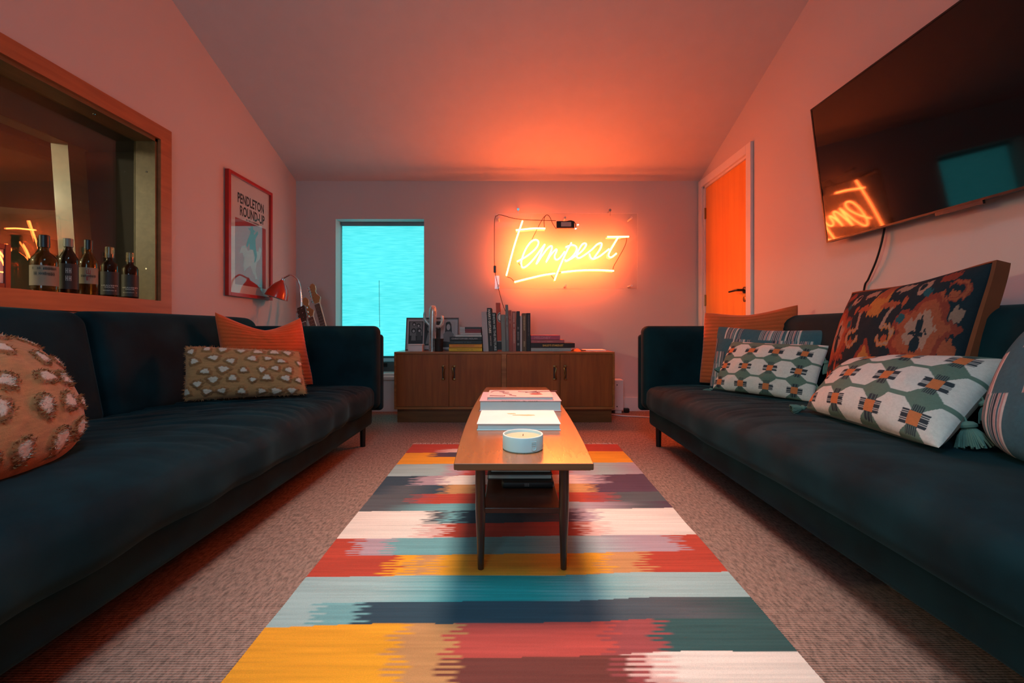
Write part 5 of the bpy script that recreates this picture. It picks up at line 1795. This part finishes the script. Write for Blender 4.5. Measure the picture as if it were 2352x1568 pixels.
def cactus_limb(path, r, nm, par, nr=10):
    """ribbed limb with rows of round studs"""
    path = catmull([Vector(p) for p in path], 6)
    mb = MB()
    rs = [r * min(1, 0.35 + 3.0 * (1 - i / (len(path) - 1)) * 1.2) if i / (len(path) - 1) > 0.8 else r for i in range(len(path))]
    mb.tube(path, rs, 16)
    o_ = obj(nm, mb, M_SIL, par, True)
    st = MB()
    tot = sum((path[i + 1] - path[i]).length for i in range(len(path) - 1))
    step = 0.0105
    acc = 0
    for i in range(len(path) - 1):
        seg = path[i + 1] - path[i]
        t = seg.normalized()
        ref = Vector((0, 1, 0)) if abs(t.y) < 0.9 else Vector((1, 0, 0))
        a = t.cross(ref).normalized()
        b = t.cross(a)
        m_ = acc
        while m_ < seg.length:
            c0 = path[i] + t * m_
            for k in range(nr):
                an = 2 * math.pi * k / nr
                st.sphere(tuple(c0 + (a * math.cos(an) + b * math.sin(an)) * rs[i]), 0.0036, 6, 4)
            m_ += step
        acc = m_ - seg.length
    obj('studs', st, M_SIL, o_, True)
    return o_


cxc = zx(405, CYc)
cactus_limb([(cxc, CYc, SZT), (cxc + 0.001, CYc, SZT + 0.15), (cxc + 0.004, CYc, SZT + 0.30), (cxc + 0.007, CYc, zz(95, CYc))], 0.030, 'trunk', cc, 14)
cactus_limb([(cxc + 0.025, CYc, zz(300, CYc)), (zx(480, CYc), CYc - 0.004, zz(305, CYc)), (zx(503, CYc), CYc - 0.004, zz(265, CYc)), (zx(508, CYc), CYc - 0.004, zz(230, CYc)), (zx(502, CYc), CYc - 0.004, zz(192, CYc))], 0.012, 'branch', cc, 8)
cactus_limb([(cxc - 0.025, CYc, zz(290, CYc)), (zx(350, CYc), CYc, zz(262, CYc)), (zx(330, CYc), CYc, zz(230, CYc)), (zx(326, CYc), CYc, zz(155, CYc))], 0.011, 'branch', cc, 8)
# black pot and white box
pt = thing('pot', 'small black ribbed pot beside the cactus', 'pot', (zx(470, 3.71), 3.71, SZT))
Mp = Matrix.Translation((zx(470, 3.71), 3.71, SZT))
obj('body', MB().lathe([(0.030, 0), (0.033, 0.003), (0.039, 0.095), (0.041, 0.103), (0.041, 0.108), (0.036, 0.108), (0.034, 0.09), (0.0, 0.088)], 32, Mp), plain('matt_black_ceramic', (0.010, 0.011, 0.012), 0.6), pt, True)
obj('ring', MB().lathe([(0.0350, 0.045), (0.0372, 0.050), (0.0355, 0.055)], 32, Mp), plain('matt_black_ceramic', (0.01, 0.01, 0.01), 0.6), pt, True)
wb = thing('white_box', 'small white box at the left end of the sideboard before the photographs', 'box', (zx(232, 3.70), 3.72, SZT))
obj('body', MB().bbox(zx(160, 3.69), zx(305, 3.69), 3.69, 3.79, SZT, SZT + 0.050, 0.004), plain('white_card', (0.66, 0.63, 0.62), 0.5), wb)
obj('lid', MB().bbox(zx(158, 3.69), zx(307, 3.69), 3.688, 3.792, SZT + 0.0505, SZT + 0.060, 0.004), plain('white_card', (0.7, 0.7, 0.7), 0.5), wb)

# ------------------------------------------------------------------ electric heater and leads beside the sideboard
ht = thing('electric_heater', 'white electric heater box half hidden behind the sideboard', 'heater', (0.85, 4.08, 0))
obj('case', MB().bbox(0.62, 1.045, 4.03, 4.145, 0.03, 0.312, 0.006), M_WHITE, ht)
for z in (0.265, 0.065):
    obj('screw', MB().lathe([(0.006, 0), (0.005, 0.003)], 10, Matrix.Translation((0.985, 4.03, z)) @ Matrix.Rotation(math.pi / 2, 4, 'X')), M_BLACK, ht)
obj('foot', MB().bbox(0.64, 0.70, 4.04, 4.14, 0, 0.03), M_WHITE, ht)
obj('foot', MB().bbox(0.97, 1.03, 4.04, 4.14, 0, 0.03), M_WHITE, ht)
pg = thing('mains_plug', 'black plug on the floor beside the heater', 'plug', (1.085, 4.08, 0))
obj('body', MB().bbox(1.06, 1.11, 4.06, 4.10, 0.002, 0.042, 0.008), M_BLACK, pg)
obj('cord', MB().tube([(1.085, 4.10, 0.02), (1.07, 4.13, 0.02), (1.045, 4.135, 0.03)], 0.004, 6, smooth_path=4), M_BLACK, pg)
tag(obj('white_cable', MB().tube([(0.82, 4.01, 0.006), (0.90, 3.98, 0.006), (0.96, 3.93, 0.006), (1.03, 3.89, 0.006), (1.12, 3.87, 0.006), (1.3, 3.80, 0.006), (1.45, 3.7, 0.006)], 0.005, 8, smooth_path=6), M_WHITE, None, True), 'white cable trailing over the carpet beside the sideboard', 'cable')

# ------------------------------------------------------------------ red task lamp behind the left sofa
LY = 3.60
lb = P(692, 700, LY)
lm = thing('floor_lamp', 'floor lamp with red dome shade and chrome arched arm behind the left sofa', 'lamp', (lb.x, LY, 0))
obj('base', MB().lathe([(0.12, 0.0), (0.12, 0.012), (0.02, 0.022), (0.012, 0.03)], 36, Matrix.Translation((lb.x, LY, 0))), M_CHROME, lm, True)
pts = [Vector((lb.x, LY, 0.02)), Vector((lb.x, LY, 0.5)), Vector((lb.x, LY, 0.95)), P(692, 690, LY), P(690, 665, LY), P(685, 645, LY), P(675, 634, LY), P(667, 631, LY), P(656, 636, LY), P(650, 640, LY)]
obj('arm', MB().tube(pts, 0.0068, 10, smooth_path=5), M_CHROME, lm, True)
apex = P(649, 643, LY)
axis = (P(637, 684, LY) - apex)
axis.y += -0.02
Ls = axis.length
q = Vector((0, 0, -1)).rotation_difference(axis.normalized()).to_matrix().to_4x4()
Ms = Matrix.Translation(apex) @ q
prof = [(0.012, 0.0), (0.018, -0.01), (0.042, -0.035), (0.062, -0.065), (0.078, -0.105), (0.086, -0.145)]
sc_ = Ls / 0.145
prof = [(r * 1.04, z * sc_) for r, z in prof]
sh = obj('lamp_shade', MB().lathe(prof[::-1] + [(0.0, 0.0)], 40, Ms), plain('red_lamp_enamel', (0.55, 0.035, 0.01), 0.25, coat=0.4), lm, True)
inn = [(r - 0.002, z - 0.001) for r, z in prof]
obj('shade_lining', MB().lathe(inn + [], 40, Ms), plain('grey_lining', (0.30, 0.29, 0.28), 0.6), sh, True)
obj('collar', MB().lathe([(0.011, -0.012), (0.013, 0.0), (0.011, 0.018), (0.006, 0.022)], 16, Ms), M_CHROME, lm, True)
obj('bulb', MB().sphere(tuple(Ms @ Vector((0, 0, -0.085 * sc_))), 0.024, 12, 8), plain('bulb_glass', (0.7, 0.7, 0.68), 0.3), sh, True)

# ------------------------------------------------------------------ guitars in the corner
M_MAPLE = plain('maple_headstock', (0.48, 0.24, 0.09), 0.35, coat=0.3)
M_ROSEW = plain('rosewood_board', (0.075, 0.03, 0.022), 0.45)
M_STEEL = plain('steel_hardware', (0.65, 0.66, 0.68), 0.2, 1.0)


def guitar(label, nut, down, roll, kind, body_rgb, head_m):
    """nut and a point lower on the neck in space; built along its own z axis"""
    nut, down = Vector(nut), Vector(down)
    ax = (nut - down).normalized()
    NUT = 0.80
    base = nut - ax * NUT
    xax = Vector((math.cos(roll), math.sin(roll), 0))
    xax = (xax - ax * xax.dot(ax)).normalized()
    yax = ax.cross(xax)
    R = Matrix((xax, yax, ax)).transposed()
    t = thing('guitar', label, 'guitar', base, R.to_euler(), group='guitars standing in the corner')

    def g(nm, mb, m_, par=None, sm=False):
        return obj(nm, mb, m_, par or t, sm, local=True)
    W = [(0.0, 0.13), (0.03, 0.155), (0.10, 0.165), (0.17, 0.14), (0.22, 0.115), (0.27, 0.125), (0.32, 0.14), (0.37, 0.13), (0.41, 0.07), (0.42, 0.03)]
    half = [(w_, z_) for z_, w_ in W]
    half = [(0.06, -0.0)] + [(w_, z_ + 0.01) for z_, w_ in W]
    poly = half + [(-a, b) for a, b in half[::-1]]
    g('body', MB().prism(poly, (0, 0.02, 0), (1, 0, 0), (0, 0, 1), (0, 0.04, 0)), plain('guitar_body_%s' % kind, body_rgb, 0.25, coat=0.6))
    g('neck', MB().bbox(-0.024, 0.024, 0.0, 0.022, 0.34, NUT, 0.006), head_m if kind != 'tortoise' else M_ROSEW)
    fb = g('fingerboard', MB().bbox(-0.024, 0.024, -0.005, 0.0, 0.34, NUT - 0.004, 0.001), M_ROSEW)
    frt = MB()
    for k in range(1, 18):
        z = NUT - 0.62 * (1 - 2 ** (-k / 12))
        frt.box(-0.023, 0.023, -0.0065, -0.005, z - 0.001, z + 0.001)
    g('frets', frt, M_STEEL, fb)
    g('nut', MB().bbox(-0.0225, 0.0225, -0.008, 0.002, NUT - 0.004, NUT + 0.002, 0.001), plain('bone_nut', (0.6, 0.55, 0.48), 0.4))
    if kind == 'tortoise':
        hp = [(-0.023, 0), (0.023, 0), (0.036, 0.05), (0.037, 0.13), (0.033, 0.145), (-0.033, 0.145), (-0.037, 0.13), (-0.036, 0.05)]
        tun = [(s, 0.035 + 0.04 * k) for s in (-1, 1) for k in range(3)]
    else:
        hp = [(-0.022, 0), (0.022, 0), (0.026, 0.015), (0.043, 0.045), (0.040, 0.055), (0.018, 0.085), (0.012, 0.115), (0.022, 0.135), (0.024, 0.165), (0.008, 0.19), (-0.014, 0.188), (-0.027, 0.165), (-0.025, 0.10), (-0.032, 0.06), (-0.026, 0.02)]
        tun = [(-1, 0.035 + 0.026 * k) for k in range(6 if kind == 'strat' else 4)]
    hs = g('headstock', MB().prism(hp, (0, 0.004, NUT), (1, 0, 0), (0, 0, 1), (0, 0.014, 0)), head_m if kind != 'tortoise' else M_ROSEW)
    for (s, z) in tun:
        x = s * 0.018
        mbt = MB().tube([(x, 0.004, NUT + z), (x, -0.012, NUT + z)], 0.0035, 8)
        mbt.tube([(s * 0.028, 0.010, NUT + z), (s * 0.047, 0.010, NUT + z)], 0.003, 6)
        mbt.bbox(s * 0.047 - 0.006, s * 0.047 + 0.006, 0.004, 0.016, NUT + z - 0.008, NUT + z + 0.008, 0.003)
        g('tuner', mbt, M_STEEL, hs, True)
    st = MB()
    for k in range(6):
        x = -0.017 + 0.0068 * k
        st.tube([(x, -0.0085, NUT), (x * 1.5, -0.010, 0.14)], 0.0006, 4)
    g('strings', st, M_STEEL)
    return t


g3 = guitar('electric guitar with broad maple headstock standing tallest in the corner', P(728, 697, 3.86), P(743, 752, 3.83), -0.15, 'strat', (0.35, 0.05, 0.02), M_MAPLE)
g2 = guitar('electric guitar with narrow maple headstock between the other guitars', P(713, 728, 3.72), P(723, 760, 3.69), -0.1, 'bass', (0.02, 0.02, 0.025), M_MAPLE)
g1 = guitar('acoustic-style guitar with dark square headstock nearest the red lamp', P(697, 740, 3.50), P(702, 765, 3.47), -0.25, 'tortoise', (0.30, 0.12, 0.04), M_ROSEW)
gs = thing('guitar_stand', 'low black guitar rack on the floor behind the left sofa', 'stand', (-1.58, 3.66, 0))
for y in (3.50, 3.88):
    obj('foot_tube', MB().tube([(-1.72, y, 0.012), (-1.36, y, 0.012)], 0.011, 10), M_BLACKM, gs, True)
obj('cross_tube', MB().tube([(-1.70, 3.42, 0.035), (-1.70, 3.96, 0.035)], 0.011, 10), M_BLACKM, gs, True)
obj('cross_tube', MB().tube([(-1.38, 3.42, 0.035), (-1.38, 3.96, 0.035)], 0.011, 10), M_BLACKM, gs, True)

# ------------------------------------------------------------------ bottles on the studio window sill
SZS = SZ0 + 0.0045


def liquor(name, rgb):
    m_, nt, b = nodes(name)
    b.inputs['Base Color'].default_value = (*rgb, 1)
    b.inputs['Roughness'].default_value = 0.03
    b.inputs['Transmission Weight'].default_value = 0.85
    b.inputs['IOR'].default_value = 1.36
    nzt = N(nt, 'ShaderNodeTexNoise')
    nzt.inputs['Scale'].default_value = 30
    bp = N(nt, 'ShaderNodeBump')
    bp.inputs['Strength'].default_value = 0.02
    nt.links.new(nzt.outputs['Fac'], bp.inputs['Height'])
    nt.links.new(bp.outputs['Normal'], b.inputs['Normal'])
    return m_


M_LIQ = [liquor('amber_whisky_glass', (0.30, 0.10, 0.015)), liquor('dark_whisky_glass', (0.10, 0.035, 0.015)), liquor('clear_bottle_glass', (0.60, 0.52, 0.30))]


def bottle(label, u, X, prof, capr, cap0, cap1, glass, cap_m, lab, fill_k=1.0):
    Y = -X * F / (CU - u)
    t = thing('liquor_bottle', label, 'bottle', (X, Y, SZS), group='bottles on the studio window sill')
    M = Matrix.Translation((X, Y, SZS))
    obj('glass_body', MB().lathe(prof, 32, M), glass, t, True)
    obj('stopper', MB().lathe([(capr, cap0), (capr, cap1 - 0.002), (capr - 0.002, cap1)], 24, M), cap_m, t, True)
    # wrap-around label facing the room
    r, z0, z1, span, m_, lines = lab
    mb = MB()
    n = 20
    a_c = math.atan2(-Y, -X)
    vs_, fs = [], []
    for k in range(n + 1):
        a = a_c + math.radians(span) * (k / n - 0.5)
        for z in (z0, z1):
            vs_.append(M @ Vector(((r + 0.0006) * math.cos(a), (r + 0.0006) * math.sin(a), z)))
    for k in range(n):
        fs.append((2 * k, 2 * k + 2, 2 * k + 3, 2 * k + 1))
    mb.add(vs_, fs)
    lo_ = obj('label', mb, m_, t, True)
    for (s, f0, f1, w_, c) in lines:
        raw, ff = text_geo(s)
        A = np.array(raw)
        lo2, hi2 = A.min(0), A.max(0)
        vv = []
        for p in A:
            a = a_c + math.radians(span * w_) * ((p[0] - lo2[0]) / (hi2[0] - lo2[0]) - 0.5)
            z = z0 + (z1 - z0) * (f0 + (f1 - f0) * (p[1] - lo2[1]) / max(1e-6, hi2[1] - lo2[1]))
            vv.append(M @ Vector(((r + 0.0014) * math.cos(a), (r + 0.0014) * math.sin(a), z)))
        obj('lettering', MB().add(vv, ff), c, lo_)
    return t


M_LCREAM = plain('cream_label', (0.30, 0.22, 0.15), 0.7)
M_LDARK = plain('dark_label', (0.03, 0.022, 0.02), 0.6)
M_LSILV = plain('pale_print', (0.45, 0.42, 0.38), 0.5)
M_LRED = plain('red_print', (0.30, 0.03, 0.02), 0.6)
XBt = -2.106
squat = [(0.041, 0), (0.045, 0.006), (0.045, 0.015), (0.046, 0.125), (0.044, 0.145), (0.033, 0.165), (0.0165, 0.180), (0.0145, 0.19), (0.0145, 0.21)]
tall = [(0.032, 0), (0.036, 0.005), (0.036, 0.15), (0.034, 0.168), (0.024, 0.190), (0.0165, 0.205), (0.015, 0.215), (0.015, 0.235)]
slim = [(0.033, 0), (0.036, 0.004), (0.036, 0.160), (0.032, 0.175), (0.017, 0.186), (0.0145, 0.195), (0.0145, 0.225)]
bottle('squat round whisky bottle with cream label and black cap on the sill', 102, XBt, squat, 0.018, 0.200, 0.255, M_LIQ[0], M_BLACK, (0.0462, 0.025, 0.115, 170, M_LCREAM, [('~14', 0.78, 0.92, 0.6, M_INK), ('~12', 0.5, 0.68, 0.5, M_INK)]))
bottle('dark bottle with pale neck and red lettering between two cream-labelled bottles', 157, XBt, tall, 0.0175, 0.222, 0.262, M_LIQ[1], plain('olive_cap', (0.20, 0.19, 0.15), 0.4), (0.0362, 0.02, 0.14, 150, M_LDARK, [('~2', 0.62, 0.82, 0.2, M_LSILV), ('~2', 0.32, 0.52, 0.2, M_LSILV)]))
bottle('slender bottle with cream label and red brush mark on the sill', 203, XBt, tall, 0.0165, 0.230, 0.275, M_LIQ[0], M_BLACK, (0.0362, 0.055, 0.135, 150, M_LCREAM, [('山', 0.58, 0.9, 0.16, M_LRED), ('崎', 0.15, 0.5, 0.16, M_LRED), ('~10', 0.4, 0.55, 0.6, M_INK)]))
bottle('square-shouldered dark whiskey bottle with faceted clear stopper on the sill', 252, XBt, slim, 0.0185, 0.205, 0.262, M_LIQ[1], M_LIQ[2], (0.0362, 0.01, 0.13, 170, M_LDARK, [("HEAVEN'S", 0.37, 0.43, 0.66, M_LSILV), ('DOOR', 0.29, 0.35, 0.36, M_LSILV), ('~16', 0.16, 0.21, 0.5, M_LSILV)]))
bottle('dark whiskey bottle with clear stopper standing nearest the window jamb', 299, XBt, slim, 0.0175, 0.200, 0.255, M_LIQ[1], M_LIQ[2], (0.0362, 0.01, 0.13, 170, M_LDARK, [("HEAVEN'S", 0.37, 0.43, 0.66, M_LSILV), ('DOOR', 0.29, 0.35, 0.36, M_LSILV), ('~18', 0.16, 0.20, 0.6, M_LSILV)]))
# small red-framed print standing on the sill
rp_ = thing('small_print', 'small red-framed print with red block letters standing on the window sill', 'picture frame', (-2.10, 1.72, SZS))
ry0_, ry1_, rz1 = 1.56, 1.835, SZS + 0.185
for (y0, y1, z0, z1) in ((ry0_, ry0_ + 0.022, SZS, rz1), (ry1_ - 0.022, ry1_, SZS, rz1), (ry0_ + 0.022, ry1_ - 0.022, SZS, SZS + 0.022), (ry0_ + 0.022, ry1_ - 0.022, rz1 - 0.022, rz1)):
    obj('frame_rail', MB().bbox(-2.125, -2.105, y0, y1, z0, z1, 0.002), plain('dark_red_frame', (0.16, 0.012, 0.012), 0.4), rp_)
sp = obj('paper', MB().box(-2.122, -2.114, ry0_ + 0.022, ry1_ - 0.022, SZS + 0.022, rz1 - 0.022), M_PAPER, rp_)
lt = MB()
for k in range(3):
    text(lt, '~4', (-2.1135, ry0_ + 0.06, SZS + 0.035 + 0.044 * k), (0, 0.165, 0), (0, 0, 0.028))
obj('lettering', lt, plain('red_ink', (0.45, 0.02, 0.015), 0.6), sp)
obj('glazing', MB().box(-2.110, -2.109, ry0_ + 0.022, ry1_ - 0.022, SZS + 0.022, rz1 - 0.022), M_GLASS, rp_)
